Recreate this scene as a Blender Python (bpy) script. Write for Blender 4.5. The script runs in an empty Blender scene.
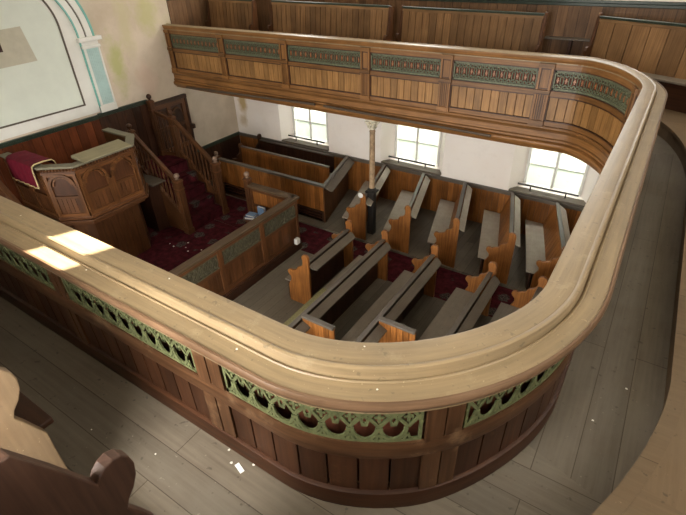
import bpy, bmesh, math, random
from mathutils import Vector, Matrix
R = random.Random(7)
C = bpy.context.scene.collection
scn = bpy.context.scene
V = Vector

# ------------------------------------------------------------------ mesh builder
class MB:
    def __init__(s): s.v = []; s.f = []; s.uv = []
    def add(s, pts, faces, g=(1, 0, 0), uvs=None):
        b = len(s.v); s.v += [V(p) for p in pts]
        g = V(g).normalized()
        h = V((0, 0, 1)) if abs(g.z) < .8 else V((1, 0, 0))
        h1 = g.cross(h).normalized(); h2 = g.cross(h1)
        ru, rv = R.random() * 7, R.random() * 7
        for f in faces:
            s.f.append([b + i for i in f])
            if uvs: s.uv.append([uvs[i] for i in f])
            else: s.uv.append([(V(pts[i]).dot(g) + ru, V(pts[i]).dot(h1) + V(pts[i]).dot(h2) + rv) for i in f])
        return s
    def hexa(s, p, g=(1, 0, 0)):
        return s.add(p, [(3, 2, 1, 0), (4, 5, 6, 7), (0, 1, 5, 4), (1, 2, 6, 5), (2, 3, 7, 6), (3, 0, 4, 7)], g)
    def box(s, x0, x1, y0, y1, z0, z1, g=(1, 0, 0)):
        x0, x1 = min(x0, x1), max(x0, x1); y0, y1 = min(y0, y1), max(y0, y1); z0, z1 = min(z0, z1), max(z0, z1)
        return s.hexa([(x0, y0, z0), (x1, y0, z0), (x1, y1, z0), (x0, y1, z0), (x0, y0, z1), (x1, y0, z1), (x1, y1, z1), (x0, y1, z1)], g)
    def fbox(s, F, a0, a1, b0, b1, c0, c1, g=None):
        # box in a frame F(a,b,c)->world
        P = [F(a0, b0, c0), F(a1, b0, c0), F(a1, b1, c0), F(a0, b1, c0), F(a0, b0, c1), F(a1, b0, c1), F(a1, b1, c1), F(a0, b1, c1)]
        n = (P[1] - P[0]).cross(P[3] - P[0]).dot(P[4] - P[0])
        if n < 0: P = [P[3], P[2], P[1], P[0], P[7], P[6], P[5], P[4]]
        return s.hexa(P, g or (F(1, 0, 0) - F(0, 0, 0)))
    def prism(s, poly, F0, F1, g=(0, 0, 1)):
        # poly list of 2d; F0/F1 map 2d -> 3d for the two faces
        a = [F0(*p) for p in poly]; b = [F1(*p) for p in poly]; n = len(poly)
        nrm = V((0, 0, 0))
        for i in range(n): nrm += V(a[i]).cross(V(a[(i + 1) % n]))
        flip = nrm.dot(V(b[0]) - V(a[0])) > 0
        fa, fb = list(range(n)), list(range(n, 2 * n))
        fs = [fa[::-1], fb] if flip else [fa, fb[::-1]]
        for i in range(n):
            j = (i + 1) % n
            fs.append((i, j, n + j, n + i) if flip else (j, i, n + i, n + j))
        return s.add(a + b, fs, g)
    def tube(s, pts, r, n=8, g=None, caps=True):
        pts = [V(p) for p in pts]; rs = r if isinstance(r, (list, tuple)) else [r] * len(pts)
        P = []; k = len(pts)
        for i in range(k):
            d = (pts[min(i + 1, k - 1)] - pts[max(i - 1, 0)]).normalized()
            h = V((0, 0, 1)) if abs(d.z) < .9 else V((1, 0, 0))
            a = d.cross(h).normalized(); b = a.cross(d)
            for j in range(n):
                t = 2 * math.pi * j / n; P.append(pts[i] + (a * math.cos(t) + b * math.sin(t)) * rs[i])
        F = []
        for i in range(k - 1):
            for j in range(n):
                jj = (j + 1) % n; F.append((i * n + jj, i * n + j, (i + 1) * n + j, (i + 1) * n + jj))
        if caps: F.append(tuple(range(n))); F.append(tuple((k - 1) * n + j for j in range(n))[::-1])
        return s.add(P, F, g or (pts[-1] - pts[0]))
    def lathe(s, prof, c, n=16, g=(0, 0, 1)):
        # prof list of (r,z); c base point
        c = V(c); P = []; k = len(prof)
        for r, z in prof:
            for j in range(n):
                t = 2 * math.pi * j / n; P.append(c + V((r * math.cos(t), r * math.sin(t), z)))
        F = []
        for i in range(k - 1):
            for j in range(n):
                jj = (j + 1) % n; F.append((i * n + j, i * n + jj, (i + 1) * n + jj, (i + 1) * n + j))
        F.append(tuple(range(n))[::-1]); F.append(tuple((k - 1) * n + j for j in range(n)))
        return s.add(P, F, g)
    def strip(s, A, B, Cc, D, u):
        """closed rectangular sweep through lists of corner points A,B,Cc,D"""
        k = len(A); P = []
        for i in range(k): P += [A[i], B[i], Cc[i], D[i]]
        F = []; UV = []
        for i in range(k - 1):
            for j in range(4):
                jj = (j + 1) % 4; F.append((4 * i + j, 4 * i + jj, 4 * i + 4 + jj, 4 * i + 4 + j))
        F.append((3, 2, 1, 0)); F.append((4 * k - 4, 4 * k - 3, 4 * k - 2, 4 * k - 1))
        return s.add(P, F, u)

def build(name, mb, mat, parent=None, origin=None, smooth=False, bevel=0, recalc=True):
    off = V(origin) if origin is not None else V((0, 0, 0))
    p = parent
    while p is not None: off = off + V(p.location); p = p.parent
    me = bpy.data.meshes.new(name)
    me.from_pydata([tuple(v - off) for v in mb.v], [], [list(f) for f in mb.f])
    uvl = me.uv_layers.new(name='UVMap')
    i = 0
    for fu in mb.uv:
        for c in fu: uvl.data[i].uv = c; i += 1
    me.materials.append(M[mat] if isinstance(mat, str) else mat)
    if recalc:
        bm = bmesh.new(); bm.from_mesh(me); bmesh.ops.recalc_face_normals(bm, faces=bm.faces); bm.to_mesh(me); bm.free()
    if smooth:
        me.polygons.foreach_set('use_smooth', [True] * len(me.polygons)); me.set_sharp_from_angle(angle=math.radians(40))
    me.update()
    o = bpy.data.objects.new(name, me); C.objects.link(o)
    if parent is not None: o.parent = parent
    elif origin is not None: o.location = origin
    if bevel:
        m = o.modifiers.new('bevel', 'BEVEL'); m.width = bevel; m.segments = 2; m.limit_method = 'ANGLE'; m.angle_limit = math.radians(50)
    return o
def tag(o, label, cat=None, group=None, kind=None):
    if label: o['label'] = label
    if cat: o['category'] = cat
    if group: o['group'] = group
    if kind: o['kind'] = kind
    return o
def thing(name, loc, label, cat, group=None):
    o = bpy.data.objects.new(name, None); C.objects.link(o); o.location = loc; o.empty_display_size = .1
    return tag(o, label, cat, group)

# ------------------------------------------------------------------ materials
M = {}
def mat(name):
    m = bpy.data.materials.new(name); m.use_nodes = True; nt = m.node_tree
    b = nt.nodes['Principled BSDF']; M[name] = m
    return m, nt, b
def N(nt, t, **k):
    n = nt.nodes.new(t)
    for a, v in k.items():
        if a in n.inputs: n.inputs[a].default_value = v
        else: setattr(n, a, v)
    return n
def ramp(nt, fac, stops, interp='LINEAR'):
    r = nt.nodes.new('ShaderNodeValToRGB'); r.color_ramp.interpolation = interp
    e = r.color_ramp.elements
    while len(e) < len(stops): e.new(.5)
    for q, (p, c) in zip(e, stops): q.position = p; q.color = (*c, 1) if len(c) == 3 else c
    nt.links.new(fac, r.inputs['Fac']); return r.outputs['Color']
def mixc(nt, fac, a, b, mode='MIX'):
    m = nt.nodes.new('ShaderNodeMix'); m.data_type = 'RGBA'; m.blend_type = mode
    for sock, v in ((m.inputs[0], fac), (m.inputs[6], a), (m.inputs[7], b)):
        if hasattr(v, 'is_linked') or hasattr(v, 'links'): nt.links.new(v, sock)
        else: sock.default_value = v if not isinstance(v, tuple) else ((*v, 1) if len(v) == 3 else v)
    return m.outputs[2]
def noise(nt, vec, scale, detail=4, rough=.55):
    n = N(nt, 'ShaderNodeTexNoise'); n.inputs['Scale'].default_value = scale; n.inputs['Detail'].default_value = detail; n.inputs['Roughness'].default_value = rough
    if vec is not None: nt.links.new(vec, n.inputs['Vector'])
    return n.outputs['Fac']
def mapped(nt, sock, scale):
    m = N(nt, 'ShaderNodeMapping'); m.inputs['Scale'].default_value = scale; nt.links.new(sock, m.inputs['Vector']); return m.outputs['Vector']
def bump(nt, b, h, strength=.2, dist=.01):
    n = N(nt, 'ShaderNodeBump'); n.inputs['Strength'].default_value = strength; n.inputs['Distance'].default_value = dist
    nt.links.new(h, n.inputs['Height']); nt.links.new(n.outputs['Normal'], b.inputs['Normal'])
def wood(name, dark, light, rough=.55, tint=.35, dust=None, dustamt=.5, spec=.35, wear=None, wearlo=.55):
    m, nt, b = mat(name)
    tc = N(nt, 'ShaderNodeTexCoord'); geo = N(nt, 'ShaderNodeNewGeometry')
    g = noise(nt, mapped(nt, tc.outputs['UV'], (1.3, 26, 1)), 1.6, 6, .6)
    col = ramp(nt, g, [(.3, dark), (.7, light)])
    big = noise(nt, tc.outputs['Object'], 2.3, 3)
    shade = ramp(nt, big, [(.3, (.72, .70, .68)), (.7, (1.1, 1.1, 1.1))])
    col = mixc(nt, 1.0, col, shade, 'MULTIPLY')
    if tint:
        t = ramp(nt, geo.outputs['Random Per Island'], [(0, (1 - tint,) * 3), (1, (1 + tint * .5,) * 3)])
        col = mixc(nt, 1.0, col, t, 'MULTIPLY')
    if wear:
        w = noise(nt, tc.outputs['Object'], 6, 5, .65)
        col = mixc(nt, ramp(nt, w, [(wearlo, (0, 0, 0)), (wearlo + .18, (.75,) * 3)]), col, wear)
    if dust:
        d = noise(nt, tc.outputs['Object'], 9, 6, .7)
        sp = noise(nt, tc.outputs['Object'], 70, 2, .5)
        col = mixc(nt, ramp(nt, d, [(.25, (dustamt * .75,) * 3), (.75, (min(1, dustamt * 1.25),) * 3)]), col, dust)
        col = mixc(nt, ramp(nt, sp, [(.70, (0, 0, 0)), (.76, (.5,) * 3)]), col, tuple(min(1, c * 1.7) for c in dust))
        sp2 = noise(nt, mapped(nt, tc.outputs['Object'], (1, 1, 1)), 34, 2, .5)
        col = mixc(nt, ramp(nt, sp2, [(.27, (.55,) * 3), (.33, (0, 0, 0))]), col, tuple(c * .35 for c in dust))
    nt.links.new(col, b.inputs['Base Color']); b.inputs['Roughness'].default_value = rough
    b.inputs['Specular IOR Level'].default_value = spec
    bump(nt, b, g, .18, .004)
    return m
wood('wood_orange', (.19, .066, .014), (.44, .175, .042), .42)
wood('wood_gallery', (.135, .060, .017), (.285, .132, .042), .42)
wood('wood_gallery_boards', (.20, .098, .030), (.39, .205, .070), .45, tint=.25)
wood('wood_mid', (.070, .027, .010), (.155, .062, .022), .42)
wood('wood_outer_worn_lit', (.045, .019, .008), (.115, .054, .024), .45, spec=.25, wear=(.21, .125, .065), wearlo=.56)  # worn tan of the rail; on the stiles it paints in light
wood('wood_dado', (.115, .060, .027), (.225, .122, .058), .5, tint=.3)
wood('wood_pew_boards', (.175, .092, .037), (.33, .185, .082), .45, tint=.3)
wood('wood_field_shaded', (.05, .018, .007), (.10, .038, .014), .45)
wood('wood_shelf', (.13, .11, .065), (.22, .19, .12), .6, tint=.05, dust=(.21, .205, .15), dustamt=.45)
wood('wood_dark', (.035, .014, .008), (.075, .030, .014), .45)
wood('wood_red', (.12, .030, .010), (.21, .058, .019), .42)
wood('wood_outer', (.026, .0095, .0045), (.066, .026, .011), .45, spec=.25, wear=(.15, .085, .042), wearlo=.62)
wood('wood_cap', (.14, .090, .042), (.32, .22, .112), .42, tint=.05, dust=(.30, .235, .14), dustamt=.40, spec=.45, wear=(.42, .33, .20), wearlo=.58)
wood('wood_seat', (.11, .085, .06), (.21, .165, .115), .6, dust=(.29, .255, .205), dustamt=.5, spec=.25)
wood('wood_ledge', (.075, .054, .036), (.14, .105, .074), .6, dust=(.19, .168, .135), dustamt=.45, spec=.25)
wood('wood_seat_daylit', (.22, .18, .13), (.35, .29, .22), .55, dust=(.46, .41, .34), dustamt=.55, spec=.3)  # seat wood paled for the window light on the far side pews
wood('wood_rail', (.045, .030, .020), (.095, .066, .044), .38, dust=(.22, .20, .17), dustamt=.35)
wood('wood_tan_daylit', (.13, .078, .038), (.24, .150, .075), .5, dust=(.26, .20, .13), dustamt=.3)  # dusty pew-end wood, its colour lightened for the daylight on it
wood('wood_lip', (.105, .058, .030), (.19, .115, .066), .38, tint=.05)
wood('wood_bookrest', (.22, .18, .085), (.36, .31, .17), .7, tint=.05, dust=(.28, .27, .19), dustamt=.4)

def plain(name, col, rough=.6, metal=0, spec=.4, var=.12, scale=8, bumpamt=0):
    m, nt, b = mat(name); tc = N(nt, 'ShaderNodeTexCoord')
    n = noise(nt, tc.outputs['Object'], scale, 5, .6)
    c = ramp(nt, n, [(.3, tuple(x * (1 - var) for x in col)), (.7, tuple(min(1, x * (1 + var)) for x in col))])
    nt.links.new(c, b.inputs['Base Color']); b.inputs['Roughness'].default_value = rough; b.inputs['Metallic'].default_value = metal
    b.inputs['Specular IOR Level'].default_value = spec
    if bumpamt: bump(nt, b, n, bumpamt, .01)
    return m
wood('wood_enclosure_rail', (.085, .052, .028), (.17, .11, .062), .45)
plain('carved_green', (.085, .075, .045), .55, 0, .4, .35, 25)
wood('wood_scroll_shaded', (.055, .026, .016), (.11, .055, .034), .5)  # pew-end wood darkened for the end out of the daylight
wood('wood_orange_dull', (.095, .036, .012), (.20, .083, .028), .38)
plain('grille_green', (.105, .115, .05), .6, 0, .3, .35, 30)
plain('grille_dark', (.105, .115, .068), .5, 0, .4, .35, 30)
plain('grille_backing', (.13, .040, .020), .6, 0, .3, .3, 12)
plain('grille_lit_spot', (.26, .10, .038), .4, 0, .5, .3, 40)
plain('green_trim', (.020, .034, .022), .35, 0, .5, .3, 10)
plain('teal_paint', (.45, .60, .58), .6, 0, .3, .08, 6)
plain('teal_line', (.20, .48, .42), .6, 0, .3, .1, 6)
plain('cream_panel', (.66, .70, .62), .8, 0, .2, .05, 2.2)
plain('cream_trim', (.74, .73, .68), .75, 0, .2, .06, 3)
plain('dark_line', (.10, .08, .06), .6)
plain('patch_grey', (.50, .47, .37), .9, 0, .1, .08, 5)
plain('hole_dark', (.06, .03, .025), .9)
plain('red_cloth', (.125, .006, .018), .8, 0, .2, .2, 14)
plain('gold_braid', (.50, .40, .20), .6)
plain('iron_dark', (.035, .033, .03), .45, .4)
plain('pipe_brown', (.10, .075, .055), .4, .3)
plain('column_cream', (.32, .22, .13), .6, 0, .3, .4, 14, .1)
plain('column_dark', (.025, .022, .02), .5)
plain('capital_cream', (.60, .55, .43), .7, 0, .2, .25, 14)
plain('white_paint', (.78, .77, .73), .5, 0, .4, .05, 10)
plain('white_frame', (.72, .71, .66), .5, 0, .4, .06, 10)
plain('flake', (.72, .68, .60), .9, 0, .1, .1, 20)
plain('paper', (.88, .86, .82), .8, 0, .1, .03, 20)
plain('book_blue', (.03, .07, .19), .5)
plain('book_pale', (.17, .27, .42), .5)
plain('book_pages', (.75, .72, .65), .9)
plain('ball_wood', (.22, .145, .10), .5, 0, .4, .25, 12)
plain('soffit', (.62, .58, .50), .8)
plain('grass', (.12, .18, .06), .9)
plain('blocker_green', (.14, .19, .10), .9)
plain('cushion', (.22, .20, .10), .9, 0, .1, .35, 60)

# plaster walls, with age stains whose shapes belong to the wall
def plaster(name, base, alt, stains=(), peel=()):
    m, nt, b = mat(name); geo = N(nt, 'ShaderNodeNewGeometry'); pos = geo.outputs['Position']
    n1 = noise(nt, pos, 1.1, 5, .6); n2 = noise(nt, pos, 3.5, 6, .65)
    col = ramp(nt, n1, [(.32, base), (.62, alt)])
    col = mixc(nt, ramp(nt, n2, [(.55, (0, 0, 0)), (.8, (.35,) * 3)]), col, tuple(x * .8 for x in base))
    for (c, r, k, amt) in list(stains) + list(peel):
        sub = N(nt, 'ShaderNodeVectorMath', operation='SUBTRACT'); nt.links.new(pos, sub.inputs[0]); sub.inputs[1].default_value = c
        div = N(nt, 'ShaderNodeVectorMath', operation='DIVIDE'); nt.links.new(sub.outputs[0], div.inputs[0]); div.inputs[1].default_value = r
        ln = N(nt, 'ShaderNodeVectorMath', operation='LENGTH'); nt.links.new(div.outputs[0], ln.inputs[0])
        ad = N(nt, 'ShaderNodeMath', operation='MULTIPLY_ADD'); nt.links.new(n2, ad.inputs[0]); ad.inputs[1].default_value = 1.6; nt.links.new(ln.outputs['Value'], ad.inputs[2])
        f = ramp(nt, ad.outputs[0], [(.0, (amt,) * 3), (.78, (amt,) * 3), (1.0, (0, 0, 0))]) if False else None
        mr = N(nt, 'ShaderNodeMapRange'); mr.inputs['From Min'].default_value = 1.15; mr.inputs['From Max'].default_value = 1.85
        mr.inputs['To Min'].default_value = amt; mr.inputs['To Max'].default_value = 0; nt.links.new(ad.outputs[0], mr.inputs['Value'])
        col = mixc(nt, mr.outputs[0], col, k)
    nt.links.new(col, b.inputs['Base Color']); b.inputs['Roughness'].default_value = .85; b.inputs['Specular IOR Level'].default_value = .15
    bump(nt, b, n2, .15, .01)
plaster('plaster_front', (.52, .43, .325), (.66, .565, .455),
        stains=[((-9.23, 5.78, 3.15), (1, .22, .62), (.42, .42, .17), .85), ((-9.23, 6.75, 4.0), (1, .35, .5), (.47, .45, .20), .7),
                ((-9.23, 6.15, 3.8), (1, .20, .8), (.52, .47, .27), .6), ((-9.23, 6.35, 2.75), (1, .25, .5), (.62, .45, .36), .5),
                ((-9.23, 7.2, 3.5), (1, .3, .5), (.50, .46, .28), .5), ((-9.23, 8.45, 2.1), (1, .25, .6), (.74, .62, .47), .5)])
plaster('plaster_white', (.90, .82, .745), (.93, .87, .81),
        peel=[((-8.93, 8.77, 1.75), (.17, 1, .45), (.50, .36, .15), .9), ((-8.95, 8.77, 2.3), (.22, 1, .25), (.62, .50, .30), .8), ((-9.0, 8.77, 1.25), (.15, 1, .2), (.60, .48, .30), .7)])
plaster('plaster_plain', (.74, .70, .62), (.80, .76, .68))

# floors
def boards_mat(name, dark, light, dust, width, spec=.2):
    m, nt, b = mat(name); tc = N(nt, 'ShaderNodeTexCoord'); uv = tc.outputs['UV']
    br = N(nt, 'ShaderNodeTexBrick'); br.inputs['Scale'].default_value = 1; br.inputs['Mortar Size'].default_value = .0022
    br.inputs['Brick Width'].default_value = 4.1; br.inputs['Row Height'].default_value = width; br.offset = .37
    br.inputs['Color1'].default_value = (.82, .82, .82, 1); br.inputs['Color2'].default_value = (1.12, 1.1, 1.08, 1); br.inputs['Mortar'].default_value = (.45, .42, .4, 1)
    nt.links.new(uv, br.inputs['Vector'])
    g = noise(nt, mapped(nt, uv, (1.2, 22, 1)), 1.7, 6, .6)
    col = ramp(nt, g, [(.3, dark), (.7, light)])
    geo = N(nt, 'ShaderNodeNewGeometry')
    d = noise(nt, geo.outputs['Position'], 2.1, 6, .65)
    col = mixc(nt, ramp(nt, d, [(.3, (.25,) * 3), (.7, (.8,) * 3)]), col, dust)
    col = mixc(nt, 1.0, col, br.outputs['Color'], 'MULTIPLY')
    s1 = noise(nt, geo.outputs['Position'], 26, 3, .5)
    col = mixc(nt, ramp(nt, s1, [(.28, (.6,) * 3), (.34, (0, 0, 0))]), col, tuple(x * .3 for x in dust))
    s2 = noise(nt, geo.outputs['Position'], 41, 3, .5)
    col = mixc(nt, ramp(nt, s2, [(.70, (0, 0, 0)), (.76, (.4,) * 3)]), col, tuple(min(1, x * 1.8) for x in dust))
    nt.links.new(col, b.inputs['Base Color']); b.inputs['Roughness'].default_value = .7; b.inputs['Specular IOR Level'].default_value = spec
    bump(nt, b, br.outputs['Fac'], -.4, .006)
boards_mat('floor_boards', (.080, .061, .041), (.150, .119, .085), (.168, .146, .112), .17)
boards_mat('tier_boards', (.105, .064, .030), (.165, .105, .055), (.165, .12, .072), 1.4)
boards_mat('platform_boards', (.085, .068, .048), (.15, .12, .09), (.175, .155, .12), .16)

m, nt, b = mat('carpet_red')
geo = N(nt, 'ShaderNodeNewGeometry'); pos = geo.outputs['Position']
sep = N(nt, 'ShaderNodeSeparateXYZ'); nt.links.new(pos, sep.inputs[0])
cmb = N(nt, 'ShaderNodeCombineXYZ'); nt.links.new(sep.outputs[0], cmb.inputs[0]); nt.links.new(sep.outputs[1], cmb.inputs[1])
nt.links.new(sep.outputs[2], cmb.inputs[2])
vo = N(nt, 'ShaderNodeTexVoronoi', feature='F1'); vo.inputs['Scale'].default_value = 2.3; vo.inputs['Randomness'].default_value = .35; nt.links.new(cmb.outputs[0], vo.inputs['Vector'])
n1 = noise(nt, pos, 9, 4, .6); n2 = noise(nt, pos, 3, 3, .5)
base = ramp(nt, n1, [(.35, (.032, .006, .008)), (.65, (.085, .012, .018))])
ad = N(nt, 'ShaderNodeMath', operation='MULTIPLY_ADD'); nt.links.new(n1, ad.inputs[0]); ad.inputs[1].default_value = .35; nt.links.new(vo.outputs['Distance'], ad.inputs[2])
med = ramp(nt, ad.outputs[0], [(.0, (1, 1, 1)), (.40, (1, 1, 1)), (.46, (0, 0, 0))])
medcol = ramp(nt, noise(nt, pos, 24, 2, .5), [(.42, (.036, .038, .030)), (.5, (.12, .10, .085)), (.58, (.035, .02, .02))])
col = mixc(nt, med, base, medcol)
nt.links.new(col, b.inputs['Base Color']); b.inputs['Roughness'].default_value = .95; b.inputs['Specular IOR Level'].default_value = .1
bump(nt, b, noise(nt, pos, 160, 2), .3, .004)

# frosted, dirty window glass: daylight comes through it
m, nt, b = mat('frosted_glass')
out = nt.nodes['Material Output']; tc = N(nt, 'ShaderNodeTexCoord')
tr = N(nt, 'ShaderNodeBsdfTranslucent'); tp = N(nt, 'ShaderNodeBsdfTransparent'); gl = N(nt, 'ShaderNodeBsdfGlossy'); gl.inputs['Roughness'].default_value = .3
dn = noise(nt, tc.outputs['Generated'], 3.2, 3, .5)
ctr = N(nt, 'ShaderNodeVectorMath', operation='SUBTRACT'); nt.links.new(tc.outputs['Generated'], ctr.inputs[0]); ctr.inputs[1].default_value = (.5, .5, .42)
ln = N(nt, 'ShaderNodeVectorMath', operation='LENGTH'); nt.links.new(ctr.outputs[0], ln.inputs[0])
sm = N(nt, 'ShaderNodeMath', operation='MULTIPLY_ADD'); nt.links.new(dn, sm.inputs[0]); sm.inputs[1].default_value = .62; nt.links.new(ln.outputs['Value'], sm.inputs[2])
tr_c = ramp(nt, sm.outputs[0], [(.44, (.42, .48, .36)), (.60, (.66, .71, .62)), (.76, (.93, .95, .92))])
nt.links.new(tr_c, tr.inputs['Color'])
mx = N(nt, 'ShaderNodeMixShader'); mx.inputs[0].default_value = .04
nt.links.new(tr.outputs[0], mx.inputs[1]); nt.links.new(gl.outputs[0], mx.inputs[2])
mx2 = N(nt, 'ShaderNodeMixShader'); mx2.inputs[0].default_value = .55
nt.links.new(mx.outputs[0], mx2.inputs[1]); nt.links.new(tp.outputs[0], mx2.inputs[2]); nt.links.new(mx2.outputs[0], out.inputs['Surface'])

# ------------------------------------------------------------------ gallery parapet path
def sell(cx, cy, a, b, th, n=2.0):
    c, s = math.cos(th), math.sin(th)
    return V((cx + a * math.copysign(abs(c) ** (2 / n), c), cy + b * math.copysign(abs(s) ** (2 / n), s), 0))
XF = -9.22
YF = 7.03
IN, OUT = [], []
k1, k2, k3 = 60, 48, 30
for i in range(k1):
    t = i / k1
    IN.append(V((XF + (-.98 - XF) * t, 1.065, 0))); OUT.append(V((XF + (-.95 - XF) * t, .797, 0)))
for i in range(k2):
    th = -math.pi / 2 + math.pi / 2 * i / k2
    IN.append(sell(-.98, 1.915, .80, .85, th, 1.75)); OUT.append(sell(-.95, 2.05, 1.035, 1.253, th, 1.93))
for i in range(k3):
    t = i / k3
    IN.append(V((-.18 + .02 * t, 1.915 + 3.895 * t, 0))); OUT.append(V((.085, 2.05 + 3.7 * t, 0)))
for i in range(k2):
    th = math.pi / 2 * i / k2
    IN.append(sell(-.98, 5.81, .82, 1.22, th, 1.65)); OUT.append(sell(-.95, 5.75, 1.035, 1.53, th, 1.65))
for i in range(k1 + 1):
    t = i / k1
    IN.append(V((-.98 + (XF + .98) * t, YF, 0))); OUT.append(V((-.95 + (XF + .95) * t, 7.28, 0)))
SL = [0.0]
for i in range(1, len(IN)):
    SL.append(SL[-1] + (((IN[i] + OUT[i]) - (IN[i - 1] + OUT[i - 1])) / 2).length)
STOT = SL[-1]
def pp(s, t, z):
    s = max(0, min(STOT, s))
    lo, hi = 0, len(SL) - 1
    while hi - lo > 1:
        mid = (lo + hi) // 2
        if SL[mid] <= s: lo = mid
        else: hi = mid
    f = (s - SL[lo]) / (SL[hi] - SL[lo])
    a = IN[lo].lerp(IN[hi], f); b = OUT[lo].lerp(OUT[hi], f)
    p = a + (b - a) * t
    if .6 < t < .9 and z < 3.66:      # the panelled body stands further in under the lip round the rear bend
        w = max(0, min(1, (p.x + .40) / .35)) * max(0, min(1, (6.6 - p.y) / .6))
        p = a + (b - a) * (t - .09 * w * w * (3 - 2 * w))
    return V((p.x, p.y, z))
def s_at(pred):
    best, bs = 1e9, 0
    n = 3000
    for i in range(n + 1):
        s = STOT * i / n; e = pred(s)
        if e < best: best, bs = e, s
    return bs
def s_near(x, t): return s_at(lambda s: abs(pp(s, t, 0).x - x) + (10 if pp(s, t, 0).y > 2.2 else 0))
def s_pt(x, y, t): return s_at(lambda s: (pp(s, t, 0) - V((x, y, 0))).length)
def sweep(mb, s0, s1, prof, step=.07, closed=True):
    n = max(1, int(math.ceil((s1 - s0) / step))); k = len(prof)
    pl = [0.0]
    for i in range(k):
        a, b = prof[i], prof[(i + 1) % k]
        pl.append(pl[-1] + math.hypot((a[0] - b[0]) * .25, a[1] - b[1]))
    P = []
    for i in range(n + 1):
        s = s0 + (s1 - s0) * i / n
        for t, z in prof: P.append(pp(s, t, z))
    ru = R.random() * 5
    base = len(mb.v); mb.v += P
    for i in range(n):
        for j in range(k):
            jj = (j + 1) % k
            ua, ub = s0 + (s1 - s0) * i / n + ru, s0 + (s1 - s0) * (i + 1) / n + ru
            mb.f.append([base + i * k + j, base + i * k + jj, base + (i + 1) * k + jj, base + (i + 1) * k + j])
            mb.uv.append([(ua, pl[j]), (ua, pl[j + 1]), (ub, pl[j + 1]), (ub, pl[j])])
    for e, rev in ((0, True), (n, False)):
        idx = list(range(base + e * k, base + e * k + k)); idx = idx[::-1] if rev else idx
        mb.f.append(idx); mb.uv.append([(pp_[0] * .3, pp_[1]) for pp_ in (prof[::-1] if rev else prof)])
def vsweep(mb, s0, s1, t0, t1, z0, z1):
    """a board standing on end: uv grain runs up"""
    b0 = len(mb.f); sweep(mb, s0, s1, [(t0, z0), (t1, z0), (t1, z1), (t0, z1)], .09)
    for i in range(b0, len(mb.f)): mb.uv[i] = [(v, u) for u, v in mb.uv[i]]
def bar(mb, pts, w, t0, t1):
    """flat bar through (s,z) points, width w, between path offsets t0,t1"""
    for (a, b) in zip(pts, pts[1:]):
        dx, dz = b[0] - a[0], b[1] - a[1]; l = math.hypot(dx, dz) or 1
        nx, nz = -dz / l * w / 2, dx / l * w / 2
        q = [(a[0] + nx, a[1] + nz), (b[0] + nx, b[1] + nz), (b[0] - nx, b[1] - nz), (a[0] - nx, a[1] - nz)]
        mb.hexa([pp(s, t0, z) for s, z in q] + [pp(s, t1, z) for s, z in q])

# outer (aisle-side) stops, near side, then regular bays round the back, then far side
pil = []          # (s0,s1) pilasters
for x0, x1 in ((-8.95, -8.80), (-7.65, -7.50), (-6.37, -6.22), (-5.10, -4.95), (-3.83, -3.68), (-2.60, -2.49), (-1.41, -1.245)):
    pil.append((s_near(x0, .82), s_near(x1, .82)))
pil.append((s_pt(-.36, 1.075, .8), s_pt(-.235, 1.19, .8)))
sA = pil[-1][1]
far = []
for xc, w in ((-.23, .15), (-1.36, .19), (-2.79, .18), (-4.22, .17), (-5.96, .16), (-7.56, .15), (-9.13, .12)):
    y = YF if xc < -1 else 6.2
    s = s_pt(xc, y, .1); far.append((s - w / 2, min(s + w / 2, STOT)))
sB = far[0][0]
nb = 3
for i in range(1, nb + 1):
    s = sA + (sB - sA) * i / (nb + 1); pil.append((s - .075, s + .075))
pil += far

par = thing('gallery_parapet', (-4.5, 1.0, 2.45), 'curved panelled gallery front with a wide tan handrail and pierced green grilles', 'gallery front')
cap = MB()
sweep(cap, 0, STOT, [(0, 3.720), (.012, 3.727), (.05, 3.73), (.44, 3.73), (.465, 3.737), (.50, 3.739), (.53, 3.735), (.548, 3.722), (.55, 3.690), (.566, 3.683), (.58, 3.692), (.605, 3.694), (.62, 3.688), (.64, 3.688),
                     (.925, 3.688), (.94, 3.684), (.94, 3.63), (.10, 3.63), (.10, 3.718), (.0, 3.718)], .06)
build('handrail', cap, 'wood_cap', par, smooth=True)
lip = MB()
sweep(lip, 0, STOT, [(.91, 3.684), (.93, 3.694), (.97, 3.693), (.995, 3.682), (1.0, 3.668), (.985, 3.654), (.945, 3.646), (.91, 3.65)], .06)
build('handrail_lip', lip, 'wood_lip', par, smooth=True)
fr = MB()
sweep(fr, 0, STOT, [(.005, 3.710), (.01, 3.717), (.2, 3.717), (.2, 3.632), (.105, 3.632), (.10, 3.65), (.06, 3.66), (.05, 3.685)])
build('crown_moulding', fr, 'wood_gallery', par, smooth=True)
fr = MB()      # inner framing rails
sweep(fr, 0, STOT, [(.09, 3.565), (.30, 3.565), (.30, 3.635), (.09, 3.635)])
sweep(fr, 0, STOT, [(.09, 3.215), (.30, 3.215), (.30, 3.28), (.105, 3.285), (.09, 3.275)])
sweep(fr, 0, STOT, [(.09, 2.79), (.30, 2.79), (.30, 2.865), (.09, 2.865)])
build('inner_rail', fr, 'wood_gallery', par)
ms = MB()
sweep(ms, 0, STOT, [(-.03, 2.785), (.0, 2.80), (.12, 2.805), (.3, 2.8), (.3, 2.72), (.09, 2.72), (.07, 2.745), (.01, 2.755), (-.03, 2.77)])
sweep(ms, 0, STOT, [(.10, 2.58), (.3, 2.58), (.3, 2.745), (.10, 2.745)])
sweep(ms, 0, STOT, [(.03, 2.625), (.10, 2.64), (.3, 2.64), (.3, 2.60), (.03, 2.60)])
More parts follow.
